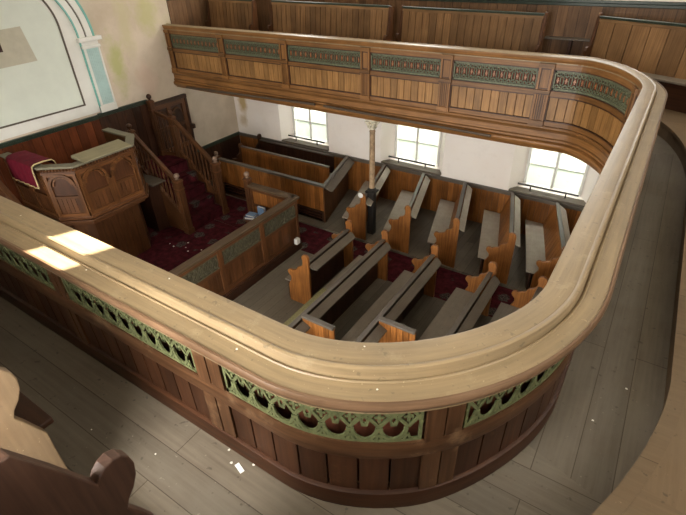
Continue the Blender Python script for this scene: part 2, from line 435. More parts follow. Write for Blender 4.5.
sweep(ms, 0, STOT, [(-.10, 2.555), (-.08, 2.57), (.07, 2.59), (.3, 2.59), (.3, 2.45), (.18, 2.45), (.12, 2.48), (.0, 2.50), (-.08, 2.525)])
build('cornice', ms, 'wood_gallery', par, smooth=True)
of = MB()      # outer framing
sweep(of, 0, STOT, [(.68, 3.285), (.78, 3.285), (.80, 3.30), (.80, 3.375), (.785, 3.39), (.68, 3.39)])
build('outer_rail', of, 'wood_outer_worn_lit', par, smooth=True)
sk = MB()
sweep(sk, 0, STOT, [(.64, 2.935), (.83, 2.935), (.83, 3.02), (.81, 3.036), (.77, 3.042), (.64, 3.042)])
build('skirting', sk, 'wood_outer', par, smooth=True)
bk = MB()
sweep(bk, 0, STOT, [(.36, 2.95), (.42, 2.95), (.42, 3.64), (.36, 3.64)], .12)
build('backing_board', bk, 'grille_backing', par)
def arc(cx, cz, rx, rz, a0, a1, n=6):
    return [(cx + rx * math.cos(a0 + (a1 - a0) * i / n), cz + rz * math.sin(a0 + (a1 - a0) * i / n)) for i in range(n + 1)]
PI = math.pi
def grille_out(s0, s1):
    mb = MB(); z0, z1 = 3.388, 3.65; T0, T1 = .725, .76; q0, q1 = .73, .755
    n = max(2, round((s1 - s0) / .105)); w = (s1 - s0) / n
    for i in range(n):   # frame follows the curve in short lengths
        a, b = s0 + i * w, s0 + (i + 1) * w
        for (e, f) in ((a, (a + b) / 2), ((a + b) / 2, b)):
            bar(mb, [(e, z0 + .008), (f, z0 + .008)], .016, T0, T1); bar(mb, [(e, z1 - .02), (f, z1 - .02)], .04, T0, T1)
        c = (a + b) / 2; zc = z0 + .150
        bar(mb, [(c, zc - .056), (c + .038, zc), (c, zc + .056), (c - .038, zc), (c, zc - .056)], .014, T0, T1)
        bar(mb, [(c - .018, zc), (c + .018, zc)], .011, q0, q1); bar(mb, [(c, zc - .028), (c, zc + .028)], .011, q0, q1)
        bar(mb, arc(a, z0 + .085, .047, .070, -PI, 0, 8) if i else arc(a, z0 + .085, .047, .070, -PI / 2, 0, 4), .014, T0, T1)
        bar(mb, [(c - .038, zc), (a + .006, z0 + .10), (a, z0 + .118)], .010, q0, q1); bar(mb, [(c + .038, zc), (b - .006, z0 + .10), (b, z0 + .118)], .010, q0, q1)
        bar(mb, [(c, zc + .056), (c, z1)], .012, q0, q1); bar(mb, [(c - .012, z0 + .012), (c, z0 + .05), (c + .012, z0 + .012)], .010, q0, q1)
        if i:
            for an in (90, 162, 18, 234, 306):
                bar(mb, [(a, zc + .012), (a + .025 * math.cos(math.radians(an)), zc + .012 + .032 * math.sin(math.radians(an)))], .012, q0, q1)
    bar(mb, [(s0 + .006, z0), (s0 + .006, z1)], .012, T0, T1); bar(mb, [(s1 - .006, z0), (s1 - .006, z1)], .012, T0, T1)
    return mb
def grille_in(s0, s1):
    mb = MB(); gb = MB(); z0, z1 = 3.29, 3.56
    n = max(2, round((s1 - s0) / .108)); w = (s1 - s0) / n; zc = (z0 + z1) / 2
    for i in range(n):
        a, b = s0 + i * w, s0 + (i + 1) * w; c = (a + b) / 2
        bar(mb, [(a, z0 + .018), (b, z0 + .018)], .030, .15, .25); bar(mb, [(a, z1 - .018), (b, z1 - .018)], .030, .15, .25)
        bar(mb, [(a, z0 + .03), (c, z0 + .085), (b, z0 + .03)], .018, .19, .24); bar(mb, [(a, z1 - .03), (c, z1 - .085), (b, z1 - .03)], .018, .19, .24)
        bar(mb, [(a, z0 + .085), (c, z0 + .03)], .013, .19, .24); bar(mb, [(c, z0 + .03), (b, z0 + .085)], .013, .19, .24)
        bar(mb, [(a, z1 - .085), (c, z1 - .03)], .013, .19, .24); bar(mb, [(c, z1 - .03), (b, z1 - .085)], .013, .19, .24)
        if i: bar(mb, [(a, z0 + .07), (a - .02, zc - .04), (a - .02, zc + .04), (a, z1 - .07)], .012, .19, .24); bar(mb, [(a, z0 + .07), (a + .02, zc - .04), (a + .02, zc + .04), (a, z1 - .07)], .012, .19, .24)
        bar(gb, [(c, zc - .034), (c, zc + .034)], .018, .20, .26); bar(gb, [(c - .018, zc), (c + .018, zc)], .022, .199, .26)  # solid spots painted for the lit view through both grilles
    for s in (s0 + .012, s1 - .012): bar(mb, [(s, z0), (s, z1)], .024, .15, .25)
    return mb, gb
def visible_far(s): return s > sB - .05
for i, (a, b) in enumerate(pil):
    # pilaster, inner side: cap block, sunk top panel, fluted foot
    p = MB()
    vsweep(p, a, b, .06, .3, 2.80, 3.635)
    e = (b - a) * .16
    for (q, r_) in ((a, a + e), (b - e, b)): vsweep(p, q, r_, .0, .09, 2.86, 3.60)
    for (z0, z1) in ((3.575, 3.635), (3.245, 3.29), (2.80, 2.87)):
        sweep(p, a - .01, b + .01, [(-.04, z0), (.1, z0), (.1, z1), (-.04, z1)])
    nfl = 4; wf = (b - a - 2 * e) / nfl
    for j in range(nfl): vsweep(p, a + e + wf * (j + .2), a + e + wf * (j + .75), .02, .09, 2.88, 3.24)
    pl_ = build('pilaster', p, 'wood_gallery', par)
    p = MB()  # dark strips painting shade into the sunk panel and flute gaps
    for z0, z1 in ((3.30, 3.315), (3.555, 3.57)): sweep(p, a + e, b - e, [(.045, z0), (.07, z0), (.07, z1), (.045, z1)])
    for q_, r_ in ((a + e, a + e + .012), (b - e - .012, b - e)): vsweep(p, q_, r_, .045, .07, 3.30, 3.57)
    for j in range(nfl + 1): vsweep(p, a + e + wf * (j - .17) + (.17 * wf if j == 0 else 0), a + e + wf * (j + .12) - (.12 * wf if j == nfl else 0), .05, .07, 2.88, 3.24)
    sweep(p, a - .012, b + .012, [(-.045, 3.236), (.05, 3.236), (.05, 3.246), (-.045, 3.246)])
    build('groove_shade', p, 'wood_dark', pl_)
    if a < sB:
        p = MB(); g_ = .006; mid = (a + b) / 2
        vsweep(p, a, mid - g_ / 2, .66, .795, 3.04, 3.65); vsweep(p, mid + g_ / 2, b, .66, .785, 3.04, 3.65)
        build('stile', p, 'wood_outer_worn_lit', par)
bays = [(0.0, pil[0][0])] + [(pil[i][1], pil[i + 1][0]) for i in range(len(pil) - 1)]
for (a, b) in bays:
    if b - a < .32: continue
    # inner boards
    p = MB(); n = max(2, round((b - a) / .125)) if b - a > .45 else 1; w = (b - a) / n
    for j in range(n): vsweep(p, a + j * w + .005, a + (j + 1) * w - .005, .19, .3, 2.86, 3.22)
    build('board_panel', p, 'wood_gallery_boards', par)
    p = MB()  # beads coloured dark to stand in for shade round boards and grilles
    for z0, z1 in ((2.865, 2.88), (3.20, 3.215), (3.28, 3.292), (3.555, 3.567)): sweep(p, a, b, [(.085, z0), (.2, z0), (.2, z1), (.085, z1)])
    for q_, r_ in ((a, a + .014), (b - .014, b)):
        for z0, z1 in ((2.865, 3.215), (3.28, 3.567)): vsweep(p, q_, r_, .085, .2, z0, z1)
    build('shade_bead', p, 'wood_dark', par)
    g1, g2 = grille_in(a + .01, b - .01)
    nf = len(g1.f); base = len(g1.v); g1.v += g2.v; g1.f += [[i_ + base for i_ in f_] for f_ in g2.f]; g1.uv += g2.uv
    gi = build('grille', g1, 'grille_dark', par); gi.data.materials.append(M['grille_lit_spot'])
    for p_ in gi.data.polygons:
        if p_.index >= nf: p_.material_index = 1
    if a < sB + .1:
        p = MB(); n = max(2, round((b - a) / .125)) if b - a > .45 else 1; w = (b - a) / n
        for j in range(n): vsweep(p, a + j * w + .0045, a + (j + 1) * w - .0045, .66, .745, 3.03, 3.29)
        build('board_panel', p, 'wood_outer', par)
        go = build('grille', grille_out(a + .012, b - .012), 'grille_green', par)
        go['label'] = 'green painted pierced iron grille'

# ------------------------------------------------------------------ floors, soffit, walls
XW, YN, YW, XR, ZC = -9.23, -.68, 8.765, 2.6, 7.0
FZ = 2.93
def slab_from_path(t, outerx, y0, y1, z0, z1, pathfn, n):
    pass
def ring_slab(inner, z0, z1, xr=XR, yn=YN, yf=YW):
    """floor slab between an inner polyline (near -> far) and the outer walls"""
    mb = MB(); k = len(inner)
    out = []
    for p in inner:
        # project each inner point on the outer rectangle
        out.append(None)
    tot = [0]
    for i in range(1, k): tot.append(tot[-1] + (inner[i] - inner[i - 1]).length)
    for i, p in enumerate(inner):
        if p.x < -1.0 and p.y < 4: out[i] = V((p.x, yn, 0))
        elif p.x < -1.0: out[i] = V((p.x, yf, 0))
        else: out[i] = None
    idx = [i for i in range(k) if out[i] is None]
    i0, i1 = idx[0], idx[-1]; x0 = inner[i0].x
    L1, L2, L3 = xr - x0, yf - yn, xr - x0; L = L1 + L2 + L3
    # put corners exactly on a vertex
    m = i1 - i0
    cs = [L * j / m for j in range(m + 1)]
    for tgt in (L1, L1 + L2):
        j = min(range(m + 1), key=lambda q: abs(cs[q] - tgt)); cs[j] = tgt
    for j in range(m + 1):
        d = cs[j]
        if d <= L1: q = V((x0 + d, yn, 0))
        elif d <= L1 + L2: q = V((xr, yn + d - L1, 0))
        else: q = V((xr - (d - L1 - L2), yf, 0))
        out[i0 + j] = q
    P = []
    for i in range(k):
        a, b = inner[i], out[i]
        P += [V((a.x, a.y, z1)), V((b.x, b.y, z1)), V((b.x, b.y, z0)), V((a.x, a.y, z0))]
    F = []; UV = []
    for i in range(k - 1):
        for j in range(4):
            jj = (j + 1) % 4; F.append((4 * i + j, 4 * i + 4 + j, 4 * i + 4 + jj, 4 * i + jj))
    F += [(0, 1, 2, 3), (4 * k - 1, 4 * k - 2, 4 * k - 3, 4 * k - 4)]
    base = 0; mb.v = P; mb.f = [list(f) for f in F]
    for f in mb.f:
        c = sum((P[i] for i in f), V()) / len(f)
        rear = c.x > -.1 and 1.2 < c.y < 6.8
        mb.uv.append([(P[i].y, P[i].x) if rear else (P[i].x, P[i].y) for i in f])
    return mb
def dens(pts, n=3):
    o = []
    for a, b in zip(pts, pts[1:]):
        for j in range(n): o.append(a.lerp(b, j / n))
    return o + [pts[-1]]
inner = [pp(SL[i], .55, 0) for i in range(0, len(SL), 2)]
if inner[-1].x > XF + .01: inner.append(pp(STOT, .55, 0))
def floor_from(inner, z0, z1, name, mtl, label):
    # plain n-gon slab; uv by zone handled with two uv directions through a split at the corner
    mb = ring_slab(inner, z0, z1)
    o = build(name, mb, mtl, None); tag(o, label, 'floor', kind='structure'); return o
fl = floor_from(inner, 2.56, FZ, 'floor_gallery', 'floor_boards', 'dusty grey boarded gallery aisle floor')
fl.data.materials.append(M['soffit'])
for p in fl.data.polygons:
    if p.normal.z < -.5: p.material_index = 1
TZ = 3.10
tier = []
for i in range(30): tier.append(V((XF + (-.75 - XF) * i / 30, .27, 0)))
for i in range(30): tier.append(sell(-.75, 2.3, 1.25, 2.03, -PI / 2 + PI / 2 * i / 30, 1.7))
for i in range(12): tier.append(V((.50, 2.3 + 2.9 * i / 12, 0)))
for i in range(30): tier.append(sell(-.75, 5.2, 1.25, 2.42, PI / 2 * i / 30, 2.1))
for i in range(31): tier.append(V((-.75 + (XF + .75) * i / 30, 7.62, 0)))
floor_from(tier, FZ, TZ, 'floor_tier', 'tier_boards', 'raised warm boarded step carrying the gallery pews')
nose = MB()
A = [V((p.x, p.y, 0)) for p in tier]
tang = [(A[min(i + 1, len(A) - 1)] - A[max(i - 1, 0)]).normalized() for i in range(len(A))]
nrm = [V((-t.y, t.x, 0)) for t in tang]
nose.strip([a + n * .02 + V((0, 0, TZ - .03)) for a, n in zip(A, nrm)], [a + n * .02 + V((0, 0, TZ + .004)) for a, n in zip(A, nrm)],
           [a - n * .05 + V((0, 0, TZ + .004)) for a, n in zip(A, nrm)], [a - n * .05 + V((0, 0, TZ - .03)) for a, n in zip(A, nrm)], (1, 0, 0))
tag(build('trim_1', nose, 'tier_boards'), 'dark rounded nosing along the curved gallery step', 'step edge', kind='structure')

g = MB(); g.box(XW - .3, XR, YN, YW, -.15, 0)
tag(build('floor', g, 'platform_boards'), 'ground floor of old boards below the gallery', 'floor', kind='structure')
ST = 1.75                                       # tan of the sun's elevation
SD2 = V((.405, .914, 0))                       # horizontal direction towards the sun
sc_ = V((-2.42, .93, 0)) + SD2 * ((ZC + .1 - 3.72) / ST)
hx0, hx1, hy0, hy1 = sc_.x - .17, sc_.x + .17, sc_.y - .35, sc_.y + .35  # invented ceiling opening, shaped to throw the sun patch on the handrail
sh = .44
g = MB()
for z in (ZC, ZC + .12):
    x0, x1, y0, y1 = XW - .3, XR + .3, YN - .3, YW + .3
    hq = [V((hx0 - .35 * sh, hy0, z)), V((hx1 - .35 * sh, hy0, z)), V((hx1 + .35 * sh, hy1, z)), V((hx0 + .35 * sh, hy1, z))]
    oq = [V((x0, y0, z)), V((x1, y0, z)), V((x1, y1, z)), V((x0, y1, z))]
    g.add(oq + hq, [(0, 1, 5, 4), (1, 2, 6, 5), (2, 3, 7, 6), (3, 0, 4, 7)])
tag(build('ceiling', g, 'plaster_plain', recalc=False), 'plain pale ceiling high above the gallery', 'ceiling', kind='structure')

def wall_with_holes(name, axis, pos, thick, a0, a1, z0, z1, holes, mtl, label, splay=0):
    """axis 'x': wall plane x=pos, runs along y.  axis 'y': plane y=pos, runs along x.  holes (a0,a1,z0,z1); thick is signed outward"""
    mb = MB()
    as_ = sorted({a0, a1} | {h[0] for h in holes} | {h[1] for h in holes}); zs = sorted({z0, z1} | {h[2] for h in holes} | {h[3] for h in holes})
    def P(a, d, z): return V((pos + d, a, z)) if axis == 'x' else V((a, pos + d, z))
    def inh(a, z): return any(h[0] < a < h[1] and h[2] < z < h[3] for h in holes)
    for i in range(len(as_) - 1):
        for j in range(len(zs) - 1):
            if inh((as_[i] + as_[i + 1]) / 2, (zs[j] + zs[j + 1]) / 2): continue
            for d in (0, thick):
                mb.add([P(as_[i], d, zs[j]), P(as_[i + 1], d, zs[j]), P(as_[i + 1], d, zs[j + 1]), P(as_[i], d, zs[j + 1])], [(0, 1, 2, 3)])
    for h in holes:
        sp = splay if len(h) < 5 else h[4]
        o = [(h[0], h[2]), (h[1], h[2]), (h[1], h[3]), (h[0], h[3])]
        q = [(h[0] + sp, h[2] + sp * .35), (h[1] - sp, h[2] + sp * .35), (h[1] - sp, h[3] - sp * .3), (h[0] + sp, h[3] - sp * .3)]
        for i in range(4):
            j = (i + 1) % 4
            mb.add([P(o[i][0], 0, o[i][1]), P(o[j][0], 0, o[j][1]), P(q[j][0], thick, q[j][1]), P(q[i][0], thick, q[i][1])], [(0, 1, 2, 3)])
    o = build(name, mb, mtl, recalc=False); tag(o, label, 'wall', kind='structure'); return o
WC = (-7.0, -4.1, -1.22)
lowh = [(c - .74, c + .74, .90, 2.42, .24) for c in WC]
uph = [(c - .6, c + .6, 4.55, 6.35, .08) for c in WC]
wall_with_holes('wall_far', 'y', YW, .36, XW, XR, 0, ZC, lowh + uph, 'plaster_white', 'white plastered far wall with splayed window openings')
wall_with_holes('wall_near', 'y', YN, -.36, XW, XR, 0, ZC, [(c - .74, c + .74, .90, 2.42, .2) for c in WC] + [(c - .6, c + .6, 3.7, 5.5, .08) for c in WC], 'plaster_plain', 'plain plaster wall behind the near gallery')
wall_with_holes('wall_rear', 'x', XR, .36, YN, YW, 0, ZC, [(yc - .6, yc + .6, 4.55, 6.35, .05) for yc in (1.2, 4.04, 6.9)], 'plaster_plain', 'plain plaster wall at the rear of the gallery')
wall_with_holes('wall_front', 'x', XW, -.3, YN, YW, 0, ZC, [], 'plaster_front', 'stained cream plaster wall behind the pulpit')

# ------------------------------------------------------------------ lower windows on the far wall
for i, c in enumerate(WC):
    y = YW + .30
    w = thing('window_%d' % (i + 1), (c, y, .98), ['window nearest the front wall with a lit pair of sashes', 'window beside the column with its top light tilted open', 'window nearest the gallery bend with frosted panes'][i], 'window'); w['kind'] = 'structure'
    x0, x1, z0, z1, zm = c - .49, c + .49, .985, 2.36, 1.86
    f = MB()
    for (a, b_) in ((x0 - .05, x0), (x1, x1 + .05)): f.box(a, b_, y - .03, y + .04, z0 - .05, z1 + .05, (0, 0, 1))
    f.box(x0, x1, y - .03, y + .04, z0 - .05, z0); f.box(x0, x1, y - .03, y + .04, z1, z1 + .05)
    f.box(c - .022, c + .022, y - .02, y + .03, z0, z1, (0, 0, 1)); f.box(x0, x1, y - .02, y + .03, zm - .025, zm + .025)
    f.box(x0, x1, y - .015, y + .02, (z0 + zm) / 2 - .008, (z0 + zm) / 2 + .008)
    build('window_frame', f, 'white_frame', w, bevel=.004)
    for (a, b_) in ((x0, c - .022), (c + .022, x1)):
        for (q, r_) in ((z0, (z0 + zm) / 2 - .008), ((z0 + zm) / 2 + .008, zm - .025), (zm + .025, z1)):
            if i == 1 and q > zm and b_ < c:
                # tilted hopper light
                p = MB(); p.hexa([(a, y, q), (b_, y, q), (b_, y + .006, q), (a, y + .006, q), (a, y - .14, r_ - .02), (b_, y - .14, r_ - .02), (b_, y - .134, r_ - .02), (a, y - .134, r_ - .02)])
                pn = build('pane', p, 'frosted_glass', w)
                h = MB()
                for (u0, u1, v0, v1) in ((0, 1, 0, .08), (0, 1, .92, 1), (0, .07, 0, 1), (.93, 1, 0, 1)):
                    def Q(u, v, d): return V((a + (b_ - a) * u, y - .145 * v - .012 + d, q + (r_ - .02 - q) * v))
                    h.hexa([Q(u0, v0, 0), Q(u1, v0, 0), Q(u1, v0, .025), Q(u0, v0, .025), Q(u0, v1, 0), Q(u1, v1, 0), Q(u1, v1, .025), Q(u0, v1, .025)])
                build('sash', h, 'iron_dark', pn); continue
            p = MB(); p.box(a, b_, y + .002, y + .008, q, r_)
            build('pane', p, 'frosted_glass', w)
    s = MB(); s.box(c - .72, c + .72, YW - .03, YW + .27, .905, .945)
    build('window_sill', s, 'wood_ledge', w, bevel=.006)
    s = MB(); s.tube([(c - .60, YW + .12, 1.04), (c + .52, YW + .12, 1.04)], .019, 8)
    for xx in (c - .35, c + .3): s.tube([(xx, YW + .12, 1.04), (xx, YW + .12, .94)], .014, 6)
    build('guard_rail', s, 'iron_dark', w, smooth=True)

for i, c in enumerate(WC):     # upper windows, over the gallery
    p = MB(); p.box(c - .55, c + .55, YW + .30, YW + .31, 4.55, 6.35); o = build('window_%d' % (i + 4), p, 'frosted_glass'); tag(o, ['gallery window above the front part', 'gallery window above the column', 'gallery window above the gallery bend'][i], 'window', kind='structure')
# ------------------------------------------------------------------ wainscots (wall panelling)
def vboards(mb, a0, a1, z0, z1, P, w=.12, th=.02, gap=.006):
    n = max(1, round((a1 - a0) / w)); w = (a1 - a0) / n
    for i in range(n):
        mb.fbox(P, a0 + i * w + gap / 2, a0 + (i + 1) * w - gap / 2, 0, th, z0, z1, (0, 0, 1))
Pfar = lambda a, d, z: V((a, YW - d, z))
Pfront = lambda a, d, z: V((XW + d, a, z))
def wain(name, P, a0, a1, z0, z1, label, mtl='wood_mid', capm='green_trim', w=.12):
    t = thing(name, P((a0 + a1) / 2, 0, z0), label, 'panelling'); t['kind'] = 'structure'
    m_ = MB(); m_.fbox(P, a0, a1, 0, .008, z0, z1 - .04); build('ground_board', m_, 'wood_dark', t)
    m_ = MB(); vboards(m_, a0, a1, z0, z1 - .04, P, w); build('boards', m_, mtl, t)
    m_ = MB(); m_.fbox(P, a0, a1, 0, .05, z1 - .04, z1, None); m_.fbox(P, a0, a1, .02, .035, z1 - .085, z1 - .04)
    build('capping', m_, capm, t, bevel=.006); return t
wain('trim_2', Pfar, XW + .02, XR, 0, .90, 'boarded dado along the far wall below the windows', 'wood_orange', 'wood_rail')
wain('trim_3', Pfront, .5, 5.05, 0, 2.36, 'tall red-brown boarded dado behind the pulpit', 'wood_red', w=.17)
wain('trim_4', Pfront, 7.2, YW - .02, 0, .92, 'low dark dado in the far front corner', 'wood_dark')
wain('trim_5', Pfront, 5.05, 6.2, 0, 2.38, 'dark dado section between pulpit and stair landing', 'wood_dark', w=.2)
wain('trim_6', Pfar, XW + .02, XR, TZ, 4.24, 'brown boarded dado behind the far gallery pews', 'wood_dado', w=.16)
Pnear = lambda a, d, z: V((a, YN + d, z))
Prear = lambda a, d, z: V((XR - d, a, z))
wain('trim_10', Pnear, XW + .02, XR, FZ, 3.68, 'brown boarded dado added along the near gallery wall against bounced light', 'wood_dado', w=.16)  # unseen dado, added to cut light bouncing onto the aisle floor
wain('trim_11', Prear, YN + .05, YW - .05, FZ, 4.24, 'brown boarded dado along the rear gallery wall', 'wood_dado', w=.16)
wain('trim_7', Pfront, 7.28, YW - .02, TZ, 4.24, 'short dark dado at the end of the far gallery', 'wood_dado')
# raised panelled wall piece above the landing
t = thing('trim_8', (XW, 6.7, 0), 'carved panelled door-like wall panel at the top of the stairs', 'panelling'); t['kind'] = 'structure'
m_ = MB(); m_.fbox(Pfront, 6.2, 7.18, 0, .03, 0, 2.22, (0, 0, 1)); build('back_panel', m_, 'wood_dark', t)
m_ = MB()
for a0, a1 in ((6.2, 6.30), (6.64, 6.74), (7.06, 7.18)): m_.fbox(Pfront, a0, a1, .03, .06, 1.1, 2.2, (0, 0, 1))
for z0, z1 in ((1.1, 1.2), (1.62, 1.70), (2.10, 2.2)): m_.fbox(Pfront, 6.3, 7.06, .03, .058, z0, z1)
for a0, a1 in ((6.33, 6.61), (6.77, 7.03)):
    c = (a0 + a1) / 2; r_ = (a1 - a0) / 2
    for k in range(10):
        q0, q1 = PI * k / 10, PI * (k + 1) / 10
        pts = [(c + rr * math.cos(q), 1.92 + rr * math.sin(q)) for rr, q in ((r_, q0), (r_, q1), (r_ - .04, q1), (r_ - .04, q0))]
        m_.prism(pts, lambda a, z: Pfront(a, .03, z), lambda a, z: Pfront(a, .055, z))
build('frame', m_, 'wood_mid', t)
m_ = MB(); m_.fbox(Pfront, 6.18, 7.22, 0, .09, 2.2, 2.27); m_.fbox(Pfront, 7.16, 7.22, 0, .08, .9, 2.2, (0, 0, 1)); build('moulding', m_, 'wood_dark', t, bevel=.008)
m_ = MB(); m_.fbox(Pfront, 7.2, 7.28, .0, .12, 1.46, 1.56); build('bracket', m_, 'wood_dark', t, bevel=.01)

# ------------------------------------------------------------------ blind arch on the front wall
AC = 4.03
ar = thing('trim_9', (XW, AC, 2.4), 'pale round-headed blind arch with teal pilaster above the pulpit', 'blind arch'); ar['kind'] = 'structure'
def arch_band(mb, r0, r1, zs, d0, d1, n=40, foot=None):
    pts_o = [(AC + r1 * math.cos(PI * i / n), zs + r1 * math.sin(PI * i / n)) for i in range(n + 1)]
    pts_i = [(AC + r0 * math.cos(PI * i / n), zs + r0 * math.sin(PI * i / n)) for i in range(n + 1)]
    if foot is not None:
        pts_o = [(AC + r1, foot)] + pts_o + [(AC - r1, foot)]; pts_i = [(AC + r0, foot)] + pts_i + [(AC - r0, foot)]
    mb.strip([Pfront(a, d0, z) for a, z in pts_i], [Pfront(a, d1, z) for a, z in pts_i], [Pfront(a, d1, z) for a, z in pts_o], [Pfront(a, d0, z) for a, z in pts_o], (0, 1, 0))
pz = [(AC - .83, 2.60)] + [(AC + .83, 2.60)] + [(AC + .83 * math.cos(PI * i / 40), 3.95 + .83 * math.sin(PI * i / 40)) for i in range(41)]
m_ = MB(); m_.prism(pz, lambda a, z: Pfront(a, -.01, z), lambda a, z: Pfront(a, .012, z)); build('arch_panel', m_, 'cream_panel', ar)
m_ = MB(); arch_band(m_, .815, .845, 3.95, 0, .026, foot=2.60); m_.fbox(Pfront, AC - .845, AC + .845, 0, .026, 2.585, 2.612); build('outline', m_, 'dark_line', ar)
m_ = MB(); arch_band(m_, .85, 1.10, 3.80, 0, .014, foot=2.40); m_.fbox(Pfront, AC - 1.1, AC + 1.1, 0, .013, 2.40, 2.60); build('surround', m_, 'cream_trim', ar)
m_ = MB(); arch_band(m_, 1.10, 1.125, 3.74, 0, .04, foot=2.40); build('teal_line', m_, 'teal_line', ar)
m_ = MB(); arch_band(m_, 1.125, 1.24, 3.74, 0, .035); arch_band(m_, 1.27, 1.38, 3.74, 0, .05); build('archivolt', m_, 'cream_trim', ar)
m_ = MB(); arch_band(m_, 1.24, 1.27, 3.74, 0, .02); build('archivolt_groove', m_, 'dark_line', ar)
m_ = MB(); arch_band(m_, 1.38, 1.42, 3.74, 0, .06); build('archivolt_edge', m_, 'teal_line', ar)
for sg in (1, -1):
    q = lambda a: AC + sg * a
    m_ = MB(); m_.fbox(Pfront, q(1.125), q(1.44), 0, .045, 2.40, 3.58, (0, 0, 1))
    m_.fbox(Pfront, q(1.10), q(1.46), 0, .06, 2.38, 2.50)
    for a in (1.125, 1.42): m_.fbox(Pfront, q(a), q(a + .03), .045, .06, 2.50, 3.58, (0, 0, 1))
    pb = build('pilaster', m_, 'cream_trim', ar)
    m_ = MB(); m_.fbox(Pfront, q(1.18), q(1.415), .045, .05, 2.52, 3.54, (0, 0, 1))
    for k in range(6): m_.fbox(Pfront, q(1.19 + k * .037), q(1.21 + k * .037), .05, .058, 2.54, 3.53, (0, 0, 1))
    build('fluting', m_, 'teal_paint', pb)
    m_ = MB(); m_.fbox(Pfront, q(1.10), q(1.47), 0, .08, 3.55, 3.60); m_.fbox(Pfront, q(1.12), q(1.45), 0, .06, 3.60, 3.67); m_.fbox(Pfront, q(1.06), q(1.52), 0, .11, 3.67, 3.74)
    build('capital', m_, 'cream_trim', ar, bevel=.008)
m_ = MB(); m_.prism([(3.55, 3.48), (4.30, 3.50), (4.22, 4.05), (3.45, 4.02)], lambda a, z: Pfront(a, .010, z), lambda a, z: Pfront(a, .018, z)); build('repair_patch', m_, 'patch_grey', ar)
m_ = MB(); m_.fbox(Pfront, 3.60, 3.82, .016, .022, 3.72, 3.86); build('hole', m_, 'hole_dark', ar)

# ------------------------------------------------------------------ column and pipes
t = thing('column', (-4.17, 7.22, 0), 'slender peeling iron column under the far gallery edge', 'column')
m_ = MB(); m_.lathe([(.055, 1.05), (.062, 1.10), (.055, 1.14), (.052, 2.18), (.058, 2.2), (.05, 2.22), (.05, 2.26)], (-4.17, 7.22, 0)); build('shaft', m_, 'column_cream', t, smooth=True)
m_ = MB(); m_.lathe([(.058, 2.24), (.075, 2.27), (.07, 2.30), (.10, 2.38), (.135, 2.42), (.135, 2.45)], (-4.17, 7.22, 0), 12)
for k in range(8):
    a = 2 * PI * k / 8; c, s = math.cos(a), math.sin(a)
    m_.tube([(-4.17 + .07 * c, 7.22 + .07 * s, 2.28), (-4.17 + .10 * c, 7.22 + .10 * s, 2.36), (-4.17 + .14 * c, 7.22 + .14 * s, 2.39)], [.022, .026, .016], 6)
build('capital', m_, 'capital_cream', t, smooth=True)
m_ = MB(); m_.box(-4.235, -4.105, 7.155, 7.285, 0, .98, (0, 0, 1)); m_.box(-4.27, -4.07, 7.12, 7.32, .98, 1.02); m_.lathe([(.085, 1.02), (.09, 1.05), (.055, 1.08)], (-4.17, 7.22, 0))
build('pedestal', m_, 'column_dark', t, bevel=.006)
for nm, x0, x1, z0, z1, lab in (('a', -8.75, -5.25, 2.515, 2.60, 'dark batten pipe under the front half of the far gallery edge'), ('b', -5.05, -1.95, 2.60, 2.56, 'dark batten pipe under the far gallery edge beside the bend')):
    m_ = MB(); m_.tube([(x0, 6.965, z0), (x1, 6.965, z1)], .022, 8)
    for k in range(4):
        xx = x0 + (x1 - x0) * (k + .5) / 4; m_.box(xx - .012, xx + .012, 6.965, 7.0, z0 + (z1 - z0) * (k + .5) / 4 - .02, z0 + (z1 - z0) * (k + .5) / 4 + .02)
    o = build('pipe', m_, 'pipe_brown', None, ((x0 + x1) / 2, 6.99, z0), smooth=True); tag(o, lab, 'pipe')

